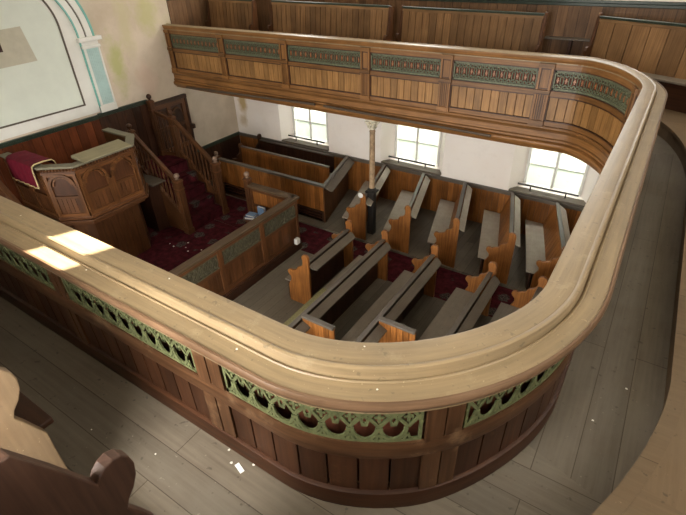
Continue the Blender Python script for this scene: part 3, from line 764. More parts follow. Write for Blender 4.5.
# ------------------------------------------------------------------ pews
def end_profile(H, D, back=.07):
    """scrolled bench end in (d,z): d=0 at back, +d towards the front"""
    lob = lambda c, r, a0, a1, n=8: [(c[0] + r * math.cos(math.radians(a0 + (a1 - a0) * i / n)), c[1] + r * math.sin(math.radians(a0 + (a1 - a0) * i / n))) for i in range(n + 1)]
    p = [(-back, 0), (-back, H - .07)]
    p += lob((-back + .065, H - .065), .065, 180, -40)
    p += [(.045, H - .17), (.06, H - .22)]
    p += [(.10, H - .25), (.15, H - .27)]
    p += [(.17, H - .30), (.175, H - .335)]
    p += lob((D - .055, .64), .055, 125, -60)
    p += [(D - .055, .565), (D - .06, .5), (D - .02, .42), (D, .36), (D, 0)]
    return p
def pew(name, O, A, B, L, label, group=None, H=1.06, D=.37, zb=.05, ledge=True, ends=(1, 1), backm='wood_dark', endm='wood_orange', seatm='wood_seat', railm='wood_rail', capb=.92, lean=.03, cat='pew', panel=True, ledgem='wood_ledge', prof=None, board=.13, seatz=.42, SD=None, gap=.003):
    SD = SD or D - .02
    """O back line start on floor, A unit length direction, B unit depth direction (towards the sitter's front)"""
    O, A, B = V(O), V(A), V(B)
    t = thing(name, O, label, cat, group)
    F = lambda a, d, z: O + A * a + B * d + V((0, 0, z))
    e = .045
    # backrest: rails and boards, leaning back a little
    bk = MB()
    def FL(a, d, z): return F(a, d + lean * (capb - z) / (capb - seatz), z)
    n = max(1, round((L - 2 * e) / board)); w = (L - 2 * e) / n
    for i in range(n): bk.fbox(FL, e + i * w + gap, e + (i + 1) * w - gap, -.005, .014, seatz - .02, capb - .06, (0, 0, 1))
    bk.fbox(FL, e, L - e, -.016, -.005, seatz - .02, capb - .06)
    for i in range(n): bk.fbox(F, e + i * w + .002, e + (i + 1) * w - .002, lean - .022, lean, zb, seatz + .02, (0, 0, 1))
    bk.fbox(FL, e, L - e, -.01, .022, capb - .075, capb - .015)
    build('backrest', bk, backm, t)
    c = MB(); c.fbox(FL, e - .01, L - e + .01, -.035, .035, capb - .02, capb); c.fbox(FL, e, L - e, -.025, .025, capb - .035, capb - .02)
    build('top_rail', c, railm, t, bevel=.006)
    s = MB(); s.fbox(F, e, L - e, lean - .01, SD, seatz - .03, seatz); build('seat', s, seatm, t, bevel=.006)
    s = MB(); s.fbox(F, e, L - e, SD - .09, SD - .065, zb, seatz - .03); build('seat_apron', s, 'wood_dark', t)
    if ledge:
        l = MB(); ch = .10
        def FG(a, d): return F(a, d, capb - .055 + (d + .05) * .55)
        po = [(e, -.05), (L - e, -.05), (L - e, -.11), (L - e - ch * .4, -.165), (e + ch * .4, -.165), (e, -.11)]
        l.prism(po, lambda a, d: FG(a, d), lambda a, d: FG(a, d) + V((0, 0, .02)), A); build('book_ledge', l, ledgem, t)
        for a in (e + .25, L / 2, L - e - .25):
            k = MB()
            k.prism([(-.03, capb - .07), (-.14, capb - .11), (-.03, capb - .25)], lambda d, z: F(a - .012, d, z), lambda d, z: F(a + .012, d, z))
            build('bracket', k, backm, t)
    pr = prof or end_profile(H, D)
    for on, a in ((ends[0], 0), (ends[1], L - e)):
        if on:
            m = MB(); m.prism(pr, lambda d, z: F(a, d, max(z, zb)), lambda d, z: F(a + e, d, max(z, zb))); build('bench_end', m, endm, t, bevel=.005)
    return t
# platforms under the pews
PZ = .05
m_ = MB(); m_.box(-5.05, 1.8, 2.12, 5.93, 0.001, PZ, (0, 1, 0)); tag(build('floor_platform', m_, 'platform_boards'), 'low dusty boarded platform under the middle pews', 'platform', kind='structure')
m_ = MB(); m_.box(-6.4, 1.8, 6.86, YW - .03, 0.001, PZ, (0, 1, 0)); tag(build('floor_platform', m_, 'platform_boards'), 'low dusty boarded platform under the far side pews', 'platform', kind='structure')
# centre pews, facing the pulpit
AY, BX = V((0, 1, 0)), V((-1, 0, 0))
cx = [(-3.87, 4.62, 5.93), (-3.17, 2.2, 5.95), (-2.27, 2.2, 5.95), (-1.34, 2.2, 5.95), (-.62, 2.2, 5.95)]
clab = ['short middle pew nearest the pulpit enclosure, scrolled at both ends', 'second middle pew from the pulpit, with a yellowish runner on its seat', 'third middle pew from the pulpit, its scrolled end opposite the second side pew',
        'fourth middle pew from the pulpit, its scrolled end opposite the third side pew', 'fifth middle pew, only its scroll tips showing above the tan handrail']
for (x, y0, y1), lb in zip(cx, clab):
    pew('pew', (x, y0, 0), AY, BX, y1 - y0, lb, 'middle pews', zb=PZ, H=1.07, backm='wood_dark', endm='wood_orange', capb=.90, lean=.13, SD=.49)
# partitions between the middle pews
for x0, x1, y, lb in ((-3.13, -2.62, 3.59, 'short boarded partition between second and third middle pews'), (-2.23, -1.7, 4.07, 'short boarded partition between third and fourth middle pews')):
    t = thing('pew_partition', (x0, y, PZ), lb, 'partition', 'partitions between middle pews')
    m_ = MB(); P_ = lambda a, d, z: V((a, y + d, z)); vboards(m_, x0, x1, PZ, .93, P_, .09, .025); build('boards', m_, 'wood_orange', t)
    m_ = MB(); m_.box(x0, x1, y - .03, y + .05, .93, .965); build('top_rail', m_, 'wood_rail', t, bevel=.008)
# runner cushion on the second pew
m_ = MB(); m_.box(-3.64, -3.34, 2.9, 4.75, .421, .455, (0, 1, 0)); tag(build('seat_cushion', m_, 'cushion', None, (-3.5, 3.8, .42), bevel=.012), 'faded yellow-green runner cushion on a middle pew seat', 'cushion')
# side pews, skewed towards the pulpit
AS = V((-.27, .963, 0)).normalized()
sx = [-4.19, -3.23, -2.30, -1.335, -.50]
slab = ['far side pew beside the column, white disc on its scrolled end', 'far side pew just right of the column', 'far side pew under the blank wall between two windows',
        'far side pew under the left edge of the last window', 'far side pew under the middle of the last window']
for x, lb in zip(sx, slab):
    L = (YW - .05 - 6.89) / AS.y
    pew('pew', (x, 6.89, 0), AS, BX, L, lb, 'far side pews', zb=PZ, H=1.07, D=.38, backm='wood_orange', endm='wood_orange', ends=(1, 0), capb=.92, lean=.15, SD=.50, ledgem='wood_seat_daylit', seatm='wood_seat_daylit')
o = MB(); o.lathe([(.001, 0), (.04, 0), (.055, .012), (.055, .02), (.04, .035), (.001, .042)], (0, 0, 0), 16)
for i, v in enumerate(o.v): o.v[i] = V((-4.22 + v.x, 6.885 - v.z, 1.045 + v.y))
tag(build('wall_plate', o, 'white_paint', None, (-4.22, 6.88, 1.0), smooth=True), 'white disc fixed on the side pew end by the column', 'disc')

# front corner box pews (facing the pulpit side)
t = thing('pew_desk', (-6.75, 7.1, 0), 'long boarded desk front of the corner pews with louvred foot', 'pew front')
m_ = MB(); P_ = lambda a, d, z: V((a, 7.1 + d, z)); vboards(m_, -8.3, -5.27, .30, .86, P_, .115, .03); build('boards', m_, 'wood_orange', t)
m_ = MB(); m_.box(-8.3, -5.27, 7.06, 7.16, .885, .92); m_.box(-8.3, -5.27, 7.09, 7.14, .85, .885); build('top_rail', m_, 'wood_rail', t, bevel=.008)
m_ = MB(); m_.box(-8.3, -5.27, 7.09, 7.14, 0.0, .05)
for z in (.10, .17, .24): m_.box(-8.3, -5.27, 7.095, 7.125, z, z + .028)
for x in (-8.3, -7.3, -6.3, -5.33): m_.box(x, x + .06, 7.09, 7.14, 0, .3, (0, 0, 1))
m_.box(-8.3, -5.27, 7.14, 7.15, 0, .3)
build('louvre', m_, 'wood_dark', t)
m_ = MB(); m_.box(-8.42, -8.3, 7.04, 7.16, 0, .94, (0, 0, 1)); m_.box(-8.43, -8.29, 7.03, 7.17, .90, .95); p_ = build('post', m_, 'wood_mid', t, bevel=.008)
m_ = MB(); m_.lathe([(.03, .95), (.02, .97), (.04, .985), (.052, 1.02), (.04, 1.055), (.01, 1.07)], (-8.36, 7.1, 0), 14); build('finial', m_, 'ball_wood', p_, smooth=True)
AXn = V((1, 0, 0)); BYn = V((0, -1, 0))
pew('pew', (-8.42, 7.95, 0), AXn, BYn, 2.76, 'corner pew behind the boarded desk front, facing the aisle', 'corner pews', H=.99, zb=.0, backm='wood_orange', endm='wood_mid', ends=(1, 0), ledge=False, capb=.93)
pew('pew', (-8.45, 8.68, 0), AXn, BYn, 2.42, 'rear corner pew against the wall under the first window', 'corner pews', H=1.0, zb=.0, backm='wood_dark', endm='wood_dark', ends=(1, 0), ledge=False, capb=.86)
t = thing('pew_divider', (-5.3, 7.1, 0), 'boarded divider with a book ledge closing the corner pews', 'partition')
Ld = (YW - .05 - 7.08) / AS.y
FD = lambda a, d, z: V((-5.225, 7.06, 0)) + AS * a + V((1, 0, 0)) * d + V((0, 0, z))
m_ = MB(); n = 14
for i in range(n): m_.fbox(FD, Ld * i / n + .003, Ld * (i + 1) / n - .003, -.03, .0, 0, .88, (0, 0, 1))
build('boards', m_, 'wood_mid', t)
m_ = MB(); m_.fbox(FD, -.02, Ld, -.05, .03, .88, .92); build('top_rail', m_, 'wood_rail', t, bevel=.008)
m_ = MB(); m_.prism([(.03, .03), (Ld, .03), (Ld, .19), (.10, .19), (.03, .12)], lambda a, d: FD(a, d, .86 - (d - .03) * .45), lambda a, d: FD(a, d, .88 - (d - .03) * .45)); build('book_ledge', m_, 'wood_ledge', t)

# ------------------------------------------------------------------ carpets
m_ = MB(); m_.box(-9.18, -5.25, 2.16, 5.98, .0, .012); m_.box(-6.35, -5.08, 6.14, 7.04, .0, .012); m_.box(-8.3, -6.43, 6.0, 7.02, .0, .012); m_.box(-5.08, 1.8, 5.945, 6.85, .0, .012)
tag(build('carpet', m_, 'carpet_red', None, (-6, 6, 0)), 'worn crimson patterned carpet round the pulpit and along the aisle', 'carpet')

# ------------------------------------------------------------------ pulpit enclosure (communion rail)
t = thing('pulpit_enclosure', (-5.15, 4.05, 0), 'panelled wooden enclosure with carved grilles in front of the pulpit', 'enclosure')
FX = lambda a, d, z: V((-5.15 - d, a, z))
def enclosure_run(F, a0, a1, parts, withgr=True, H=1.13):
    n = parts; w = (a1 - a0) / n
    m_ = MB(); m_.fbox(F, a0, a1, -.04, .10, 0, .16); m_.fbox(F, a0, a1, -.02, .08, .16, .20); build('plinth', m_, 'wood_dark', t, bevel=.006)
    m_ = MB()
    for z0, z1 in ((.20, .28), (.66, .72), (1.0, 1.08)): m_.fbox(F, a0, a1, 0, .05, z0, z1)
    for i in range(n + 1):
        a = a0 + w * i; m_.fbox(F, max(a0, a - .05), min(a1, a + .05), -.006, .055, .20, 1.08, (0, 0, 1))
    build('frame', m_, 'wood_mid', t)
    m_ = MB(); m_.fbox(F, a0 - .02, a1 + .04, -.05, .11, 1.085, H); m_.fbox(F, a0, a1, -.025, .085, 1.06, 1.085); build('top_rail', m_, 'wood_enclosure_rail', t, bevel=.01)
    for i in range(n):
        p0, p1 = a0 + w * i + .05, a0 + w * (i + 1) - .05
        m_ = MB()
        if withgr: vboards(m_, p0, p1, .28, .66, lambda a, d, z: F(a, .015 + d, z), .09, .02)
        else: vboards(m_, p0, p1, .28, 1.0, lambda a, d, z: F(a, .015 + d, z), .09, .02)
        build('board_panel', m_, 'wood_mid' if withgr else 'wood_orange', t)
        if withgr:
            g_ = MB(); g_.fbox(F, p0, p1, .03, .04, .72, 1.0)
            k = max(3, round((p1 - p0) / .1)); ww = (p1 - p0) / k
            for j in range(k):
                c = p0 + ww * (j + .5)
                for q in range(12):
                    a_, b_ = 2 * PI * q / 12, 2 * PI * (q + 1) / 12
                    po = [(c + rr * math.cos(x) * .46, .86 + rr * math.sin(x)) for rr, x in ((.10, a_), (.10, b_), (.076, b_), (.076, a_))]
                    g_.prism(po, lambda a, z: F(a, .008, z), lambda a, z: F(a, .03, z))
                g_.fbox(F, c - .008, c + .008, .012, .03, .74, .98)
            for z0, z1 in ((.72, .745), (.975, 1.0)): g_.fbox(F, p0, p1, .004, .03, z0, z1)
            build('grille', g_, 'carved_green', t)
enclosure_run(FX, 2.05, 6.08, 4)
enclosure_run(lambda a, d, z: V((a, 6.03 + d, z)), -6.30, -5.21, 1, False)
enclosure_run(lambda a, d, z: V((a, 2.10 - d, z)), -6.30, -5.21, 1, False)
def newel(par, x, y, z0, z1, w=.11, m='wood_mid', ball='ball_wood', r=.055):
    m_ = MB(); m_.box(x - w / 2, x + w / 2, y - w / 2, y + w / 2, z0, z1, (0, 0, 1)); m_.box(x - w * .6, x + w * .6, y - w * .6, y + w * .6, z1 - .05, z1 - .015)
    m_.box(x - w * .58, x + w * .58, y - w * .58, y + w * .58, z1 - .22, z1 - .19)
    m_.box(x - w * .62, x + w * .62, y - w * .62, y + w * .62, z0, z0 + .12)
    for s in (-1, 1):
        m_.box(x - w * .15, x + w * .15, y + s * w / 2 - .008, y + s * w / 2 + .008, z0 + .16, z1 - .26, (0, 0, 1)); m_.box(x + s * w / 2 - .008, x + s * w / 2 + .008, y - w * .15, y + w * .15, z0 + .16, z1 - .26, (0, 0, 1))
    n_ = build('newel_post', m_, m, par, bevel=.008)
    m_ = MB(); m_.lathe([(w * .3, z1 - .02), (w * .3, z1), (.02, z1 + .015), (.02, z1 + .025)] + [(r * math.sin(PI * k / 10), z1 + .02 + r - r * math.cos(PI * k / 10)) for k in range(1, 10)] + [(.002, z1 + .02 + 2 * r)], (x, y, 0), 16)
    build('finial', m_, ball, n_, smooth=True); return n_
newel(t, -6.36, 6.06, 0, 1.25, .12); newel(t, -6.36, 2.07, 0, 1.25, .12)
m_ = MB(); m_.prism([(-5.26, 6.0), (-5.26, 5.66), (-6.1, 5.66)] + [(-6.1 + .17 * math.cos(PI * k / 10 + PI / 2) * 1.4 - .0, 5.83 - .17 * math.sin(PI * k / 10 + PI / 2) * 1.0) for k in range(11)][::-1] + [(-6.1, 6.0)], lambda a, b_: V((a, b_, .49)), lambda a, b_: V((a, b_, .53)), (1, 0, 0))
for x in (-6.15, -5.4): m_.box(x, x + .05, 5.75, 5.98, .013, .49, (0, 0, 1))
build('bench', m_, 'wood_mid', t)
# white block on the enclosure corner
m_ = MB(); m_.box(-5.11, -5.03, 5.84, 5.94, .21, .33); tag(build('junction_box', m_, 'white_paint', None, (-5.07, 5.89, .25), bevel=.012), 'small white box fixed low on the enclosure corner', 'box')
# books
def book(loc, rot, w, d, h, cov, label):
    t = thing('book', loc, label, 'book', 'books on the enclosure bench')
    F = lambda a, b_, c: V(loc) + Matrix.Rotation(rot, 3, 'Z') @ V((a, b_, c))
    m_ = MB(); m_.fbox(F, -w / 2, w / 2, -d / 2, d / 2, 0, .005); m_.fbox(F, -w / 2, w / 2, -d / 2, d / 2, h - .005, h); m_.fbox(F, -w / 2, -w / 2 + .006, -d / 2, d / 2, 0, h); build('cover', m_, cov, t)
    m_ = MB(); m_.fbox(F, -w / 2 + .006, w / 2 - .006, -d / 2 + .006, d / 2 - .006, .005, h - .005); build('pages', m_, 'book_pages', t)
book((-6.13, 5.80, .531), .35, .23, .17, .05, 'book_blue', 'thick dark blue book lying on the enclosure bench')
book((-6.12, 5.81, .582), .15, .20, .15, .035, 'book_pale', 'paler blue book stacked on top of the dark blue one')
t2 = thing('book', (-5.93, 5.93, .531), 'pale book standing upright behind the stacked blue books', 'book', 'books on the enclosure bench')
m_ = MB(); m_.box(-6.03, -5.86, 5.90, 5.905, .531, .76, (0, 0, 1)); m_.box(-6.03, -5.86, 5.945, 5.95, .531, .76, (0, 0, 1)); m_.box(-6.035, -6.03, 5.90, 5.95, .531, .76, (0, 0, 1)); build('cover', m_, 'book_pale', t2)
m_ = MB(); m_.box(-6.03, -5.865, 5.906, 5.944, .536, .752, (0, 0, 1)); build('pages', m_, 'book_pages', t2)

# ------------------------------------------------------------------ pulpit
PC = 4.02
def mir(pts): return pts
out = [(XW + .06, PC - .92), (-7.98, PC - .92), (-7.52, PC - .57), (-7.52, PC + .57), (-7.98, PC + .92), (-8.78, PC + .92)]
def inset(poly, d):
    # open polyline offset towards the pulpit centre line
    c = V((-8.6, PC)); r = []
    n = len(poly)
    for i in range(n):
        p = V(poly[i]); ds = []
        for a, b_ in ((i - 1, i), (i, i + 1)):
            if 0 <= a and b_ < n:
                e = (V(poly[b_]) - V(poly[a])).normalized(); ds.append(V((-e.y, e.x)))
        if len(ds) == 1: q = p + ds[0] * d
        else:
            h = (ds[0] + ds[1]).normalized(); q = p + h * (d / h.dot(ds[0]))
        r.append((q.x, q.y))
    return r
pu = thing('pulpit', (-8.4, PC, 0), 'raised canted oak pulpit with round-arched panels and a dusty shelf', 'pulpit')
def ringwall(mb, d0, d1, z0, z1, g=(0, 0, 1)):
    a, b_ = inset(out, d0), inset(out, d1)
    for i in range(len(out) - 1):
        mb.hexa([V((*a[i], z0)), V((*a[i + 1], z0)), V((*b_[i + 1], z0)), V((*b_[i], z0)), V((*a[i], z1)), V((*a[i + 1], z1)), V((*b_[i + 1], z1)), V((*b_[i], z1))], (V((*a[i + 1], 0)) - V((*a[i], 0))) if g is None else g)
m_ = MB(); ringwall(m_, .07, .10, 1.25, 2.16); build('body', m_, 'wood_field_shaded', pu)  # recessed field, its shade put into a darker wood colour
m_ = MB(); ringwall(m_, .10, .13, 1.21, 2.165); build('lining', m_, 'wood_orange_dull', pu)
m_ = MB(); ringwall(m_, .03, .12, 2.06, 2.10, None); ringwall(m_, .045, .12, 2.10, 2.165, None)
for i in range(1, 4):   # dentils
    a = [V((*q, 0)) for q in inset(out, .03)]; L = (a[i + 1] - a[i]).length; n = int(L / .05)
    for k in range(n):
        p = a[i].lerp(a[i + 1], (k + .5) / n); m_.box(p.x - .012, p.x + .012, p.y - .012, p.y + .012, 2.115, 2.15)
build('frieze', m_, 'wood_mid', pu)
m_ = MB(); ringwall(m_, .0, .15, 2.165, 2.205, None); build('shelf', m_, 'wood_shelf', pu, bevel=.008)
m_ = MB(); ringwall(m_, .03, .2, 1.22, 1.28, None); ringwall(m_, .0, .2, 1.16, 1.22, None); ringwall(m_, .08, .25, 1.09, 1.16, None); build('base_moulding', m_, 'wood_mid', pu, bevel=.012)
m_ = MB(); a = inset(out, .24)
for i in range(len(a) - 1):
    p0, p1 = V((*a[i], 0)), V((*a[i + 1], 0)); L = (p1 - p0).length; e = (p1 - p0).normalized(); nn = V((-e.y, e.x, 0))
    vboards(m_, 0, L, .012, 1.1, lambda q, d, z: p0 + e * q + nn * d + V((0, 0, z)), .16, .03)
build('pedestal', m_, 'wood_mid', pu)
m_ = MB(); m_.prism(inset(out, .11), lambda a, b_: V((a, b_, 1.17)), lambda a, b_: V((a, b_, 1.20))); build('pulpit_floor', m_, 'wood_dark', pu)
fo = [V((*q, 0)) for q in inset(out, .07)]
def arch_face(p0, p1, n):
    e = (p1 - p0).normalized(); L = (p1 - p0).length; nn = V((e.y, -e.x, 0))
    F = lambda a, d, z: p0 + e * a + nn * d + V((0, 0, z))
    m_ = MB(); w = L / n
    m_.fbox(F, 0, .05, 0, .03, 1.28, 2.06, (0, 0, 1)); m_.fbox(F, L - .05, L, 0, .03, 1.28, 2.06, (0, 0, 1)); m_.fbox(F, 0, L, 0, .028, 1.28, 1.34); m_.fbox(F, 0, L, 0, .028, 2.02, 2.06)
    for i in range(n):
        bd = MB()
        c = w * (i + .5); r = w / 2 - .055; zs = 1.85
        if i: m_.fbox(F, w * i - .035, w * i + .035, 0, .03, 1.28, 1.78, (0, 0, 1))
        for (ro, ri, dd) in ((r + .012, r - .030, .05), (r - .045, r - .07, .028)):
            for k in range(14):
                q0, q1 = PI * k / 14, PI * (k + 1) / 14
                po = [(c + rr * math.cos(q), zs + rr * math.sin(q)) for rr, q in ((ro, q0), (ro, q1), (ri, q1), (ri, q0))]
                m_.prism(po, lambda a, z: F(a, 0, z), lambda a, z: F(a, dd, z), e)
        for s in (-1, 1): m_.fbox(F, c + s * r - .025, c + s * r + .025, 0, .036, 1.79, 1.85); m_.fbox(F, c + s * r - .018, c + s * r + .018, 0, .03, 1.34, 1.79, (0, 0, 1))
        m_.fbox(F, c - r, c + r, 0, .026, 1.62, 1.665)
        vboards(bd, c - r + .02, c + r - .02, 1.34, 1.62, lambda a, d, z: F(a, d * .5, z), .075, .02)
        build('board_panel', bd, 'wood_mid', pu)
    build('arched_panel', m_, 'wood_orange_dull', pu)
arch_face(fo[1], fo[2], 1); arch_face(fo[2], fo[3], 2); arch_face(fo[3], fo[4], 1); arch_face(fo[0], fo[1], 2); arch_face(fo[4], fo[5], 2)
# book rest
m_ = MB(); m_.hexa([(-7.83, PC - .40, 2.206), (-7.47, PC - .40, 2.206), (-7.47, PC + .50, 2.206), (-7.83, PC + .50, 2.206), (-7.83, PC - .40, 2.27), (-7.47, PC - .40, 2.225), (-7.47, PC + .50, 2.225), (-7.83, PC + .50, 2.27)], (0, 1, 0))
tag(build('book_rest', m_, 'wood_bookrest', None, (-7.65, PC, 2.206), bevel=.012), 'pale yellowish sloping book rest on the pulpit shelf', 'book rest')
# red cloth on the near side shelf
rc = thing('pulpit_cloth', (-8.4, 3.1, 2.2), 'crimson cloth with gold braid hanging over the pulpit side', 'cloth')
y_ = PC - .92
path = [(y_ + .34, 2.14), (y_ + .33, 2.20), (y_ + .30, 2.24), (y_ + .16, 2.255), (y_ + .02, 2.25), (y_ - .03, 2.225), (y_ - .045, 2.15), (y_ - .05, 2.0), (y_ - .055, 1.86)]
rx0, rx1 = -8.86, -8.02
m_ = MB(); n = 16; Pt = []; Fc = []
for j, (yy, zz) in enumerate(path):
    for i in range(n + 1):
        wv = .012 * math.sin(i * 2.1) * max(0, (j - 4)) / 4
        Pt.append(V((rx0 + (rx1 - rx0) * i / n, yy + wv, zz + (.004 * math.sin(i * 1.3) if j < 5 else 0))))
for j in range(len(path) - 1):
    for i in range(n):
        k = j * (n + 1) + i; Fc.append((k, k + 1, k + n + 2, k + n + 1))
m_.add(Pt, Fc); o = build('cloth', m_, 'red_cloth', rc, smooth=True); sd = o.modifiers.new('solid', 'SOLIDIFY'); sd.thickness = .012
m_ = MB(); m_.tube([(rx1, a, b_) for a, b_ in path], .012, 6); m_.tube([V((rx0 + (rx1 - rx0) * i / n, path[-1][0] + .012 * math.sin(i * 2.1), path[-1][1])) for i in range(n + 1)], .012, 6)
build('braid', m_, 'gold_braid', rc, smooth=True)

# ------------------------------------------------------------------ pulpit stairs (right one in view, left one mirrored)
def stairs(mirror, label):
    Y = (lambda y: 2 * PC - y) if mirror else (lambda y: y)
    st = thing('pulpit_staircase', (-8.3, Y(5.83), 0), label, 'staircase', None)
    y0, y1 = 5.31, 6.34; xs, xe = -7.52, -8.62; nst = 5; rise = 1.15 / nst
    def bx(m, x0, x1, ya, yb, z0, z1, g=(1, 0, 0)): m.box(x0, x1, min(Y(ya), Y(yb)), max(Y(ya), Y(yb)), z0, z1, g)
    for k in range(nst):
        a = xs + (xe - xs) * k / nst; b_ = xs + (xe - xs) * (k + 1) / nst
        m_ = MB(); bx(m_, b_ - (.02 if k < nst - 1 else 0), a, y0 + .03, y1 - .03, rise * k if k else .012, rise * (k + 1) - .012, (0, 1, 0)); build('step', m_, 'wood_dark', st)
        m_ = MB(); bx(m_, b_, a + .008, y0 + .08, y1 - .08, rise * (k + 1) - .012, rise * (k + 1)); bx(m_, a, a + .008, y0 + .08, y1 - .08, rise * k + .012, rise * (k + 1)); build('stair_carpet', m_, 'carpet_red', st)
    m_ = MB(); bx(m_, -9.17, xe, 4.97, y1 - .03, 1.10, 1.148); bx(m_, -9.17, xe - .0, 5.03, y1 - .05, .013, 1.10, (0, 0, 1)); build('landing', m_, 'wood_dark', st)
    m_ = MB(); bx(m_, -9.1, xe, 5.35, y1 - .06, 1.148, 1.155); build('landing_carpet', m_, 'carpet_red', st)
    m_ = MB(); bx(m_, -8.60, -7.92, 4.98, 5.30, 1.12, 1.15); build('side_shelf', m_, 'wood_ledge', st, bevel=.006)
    m_ = MB(); bx(m_, -8.60, -8.15, 5.0, 5.28, .013, 1.12, (0, 0, 1)); build('side_panel', m_, 'wood_dark', st)
    # closed strings
    for yy, s in ((y0, -1), (y1, 1)):
        m_ = MB()
        po = [(xs + .02, .012), (xs + .02, .30), (xe, 1.28), (xe, .012)]
        ya, yb = Y(yy - .02), Y(yy + .02)
        m_.prism(po, lambda a, z: V((a, ya, z)), lambda a, z: V((a, yb, z)), (-1, 0, .9))
        po2 = [(xs + .02, .28), (xs + .02, .33), (xe, 1.31), (xe, 1.26)]
        yc, yd = Y(yy - .035), Y(yy + .035)
        m_.prism(po2, lambda a, z: V((a, yc, z)), lambda a, z: V((a, yd, z)), (-1, 0, .9))
        build('string', m_, 'wood_mid', st)
        # handrail
        m_ = MB(); po = [(xs, 1.10), (xs, 1.19), (xe - .04, 2.05), (xe - .04, 1.96)]
        yc, yd = Y(yy - .04), Y(yy + .04)
        m_.prism(po, lambda a, z: V((a, yc, z)), lambda a, z: V((a, yd, z)), (-1, 0, .8)); build('handrail', m_, 'wood_mid', st, bevel=.012)
        nb_ = 9
        for k in range(nb_):
            f = (k + .7) / (nb_ + .4); xx = xs + (xe - xs) * f; zb_ = .31 + f * .98; zt = 1.12 + f * .86; h = zt - zb_
            m_ = MB(); m_.lathe([(.022, 0), (.022, h * .12), (.014, h * .16), (.024, h * .24), (.026, h * .34), (.016, h * .5), (.013, h * .62), (.023, h * .70), (.014, h * .76), (.012, h * .86), (.02, h * .9), (.02, h)], (xx, Y(yy), zb_), 8)
            build('baluster', m_, 'wood_mid', st, smooth=True)
        newel(st, xs - .02, Y(yy), .012, 1.24, .13)
        newel(st, xe - .06, Y(yy), .012 if s < 0 else .012, 2.06, .12, ball='wood_mid')
    # landing balustrade to the wall
    newel(st, -9.09, Y(6.20), 1.155, 2.38, .11, ball='wood_dark')
    m_ = MB(); F = lambda a, d, z: V((xe - .06, Y(y1), 0)).lerp(V((-9.09, Y(6.20), 0)), a) + V((0, d, z))
    m_.hexa([F(0, -.03, 1.93), F(1, -.03, 2.11), F(1, .03, 2.11), F(0, .03, 1.93), F(0, -.03, 2.01), F(1, -.03, 2.19), F(1, .03, 2.19), F(0, .03, 2.01)])
    br_ = MB(); br_.hexa([F(0, -.02, 1.16), F(1, -.02, 1.16), F(1, .02, 1.16), F(0, .02, 1.16), F(0, -.02, 1.24), F(1, -.02, 1.24), F(1, .02, 1.24), F(0, .02, 1.24)])
    build('handrail', m_, 'wood_mid', st, bevel=.008); build('bottom_rail', br_, 'wood_mid', st)
    for k in range(4):
        f = (k + 1) / 5; p = F(f, 0, 0); h = .70 + f * .18
        m_ = MB(); m_.lathe([(.02, 0), (.02, h * .12), (.013, h * .16), (.024, h * .3), (.013, h * .6), (.022, h * .7), (.012, h * .85), (.018, h)], (p.x, p.y, 1.24), 8); build('baluster', m_, 'wood_mid', st, smooth=True)
stairs(False, 'turned baluster staircase with crimson carpet right of the pulpit')
stairs(True, 'turned baluster staircase left of the pulpit, below the red cloth')

# ------------------------------------------------------------------ gallery pews
NEARP = [(-.10, 0), (-.11, .93), (-.10, .985), (-.06, 1.005), (-.02, 1.005), (.036, .986), (.096, .845), (.156, .692), (.168, .712), (.190, .729), (.215, .734), (.240, .722), (.258, .695), (.264, .655), (.256, .61), (.236, .57), (.208, .54), (.195, .51), (.224, .44), (.257, .347), (.253, .26), (.251, 0)]
FARP = [(-.06, 0), (-.075, .96), (-.06, 1.0), (-.03, 1.015), (.0, 1.01), (.02, .98), (.045, .80), (.08, .64), (.11, .57), (.145, .585), (.18, .57), (.20, .53), (.19, .47), (.165, .44), (.20, .36), (.20, 0)]
def gpew(p0, p1, B, label, H=.98, D=.30, endm='wood_mid', backm='wood_pew_boards', group='gallery pews', ends=(1, 1), zb=TZ, railm='green_trim', board=.17, prof=FARP, SD=.28, seatm='wood_seat'):
    p0, p1 = V((*p0, zb)), V((*p1, zb)); A = (p1 - p0); L = A.length; A.normalize()
    return pew('gallery_pew', p0, A, V((*B, 0)), L, label, group, H=H + .03, D=D, zb=0, ledge=False, ends=ends, backm=backm, endm=endm, railm=railm, capb=H, lean=.05, prof=prof, board=board, seatz=.36, seatm=seatm, SD=SD, gap=.007)
gpew((-9.12, 8.32), (-7.66, 8.24), (0, -1), 'far gallery pew closest to the front wall', board=.11, H=1.03)
gpew((-7.22, 8.28), (-4.33, 8.12), (0, -1), 'long far gallery pew second from the front wall', board=.13, H=1.03)
gpew((-4.27, 8.38), (-1.73, 8.18), (0, -1), 'far gallery pew left of the bracketed rail gap', board=.14, H=1.0)
gpew((-1.06, 8.36), (.85, 7.46), (-.30, -.95), 'angled far gallery pew at the gallery bend with wide worn boards', board=.25)
gpew((-4.4, .04), (-1.65, .04), (0, 1), 'near gallery pew with a tan scrolled end lit by daylight', endm='wood_tan_daylit', backm='wood_mid', prof=NEARP, SD=.305, seatm='wood_outer')
gpew((-1.045, -.07), (-.45, -.07), (0, 1), 'dark scrolled end of the nearest gallery pew', endm='wood_scroll_shaded', backm='wood_mid', prof=[((d_ + .13) if d_ > .0 else d_, z_) for d_, z_ in NEARP], SD=.33)
# rail with bracket in the gap behind
t = thing('wall_rail', (-1.43, 8.7, 3.7), 'dusty shelf rail on a bracket between two far gallery pews', 'rail')
m_ = MB(); m_.box(-1.80, -1.0, 8.58, 8.74, 3.69, 3.715); build('shelf', m_, 'wood_rail', t, bevel=.004)
m_ = MB(); m_.box(-1.42, -1.38, 8.60, 8.74, TZ, 3.69, (0, 0, 1)); build('bracket', m_, 'wood_dark', t)

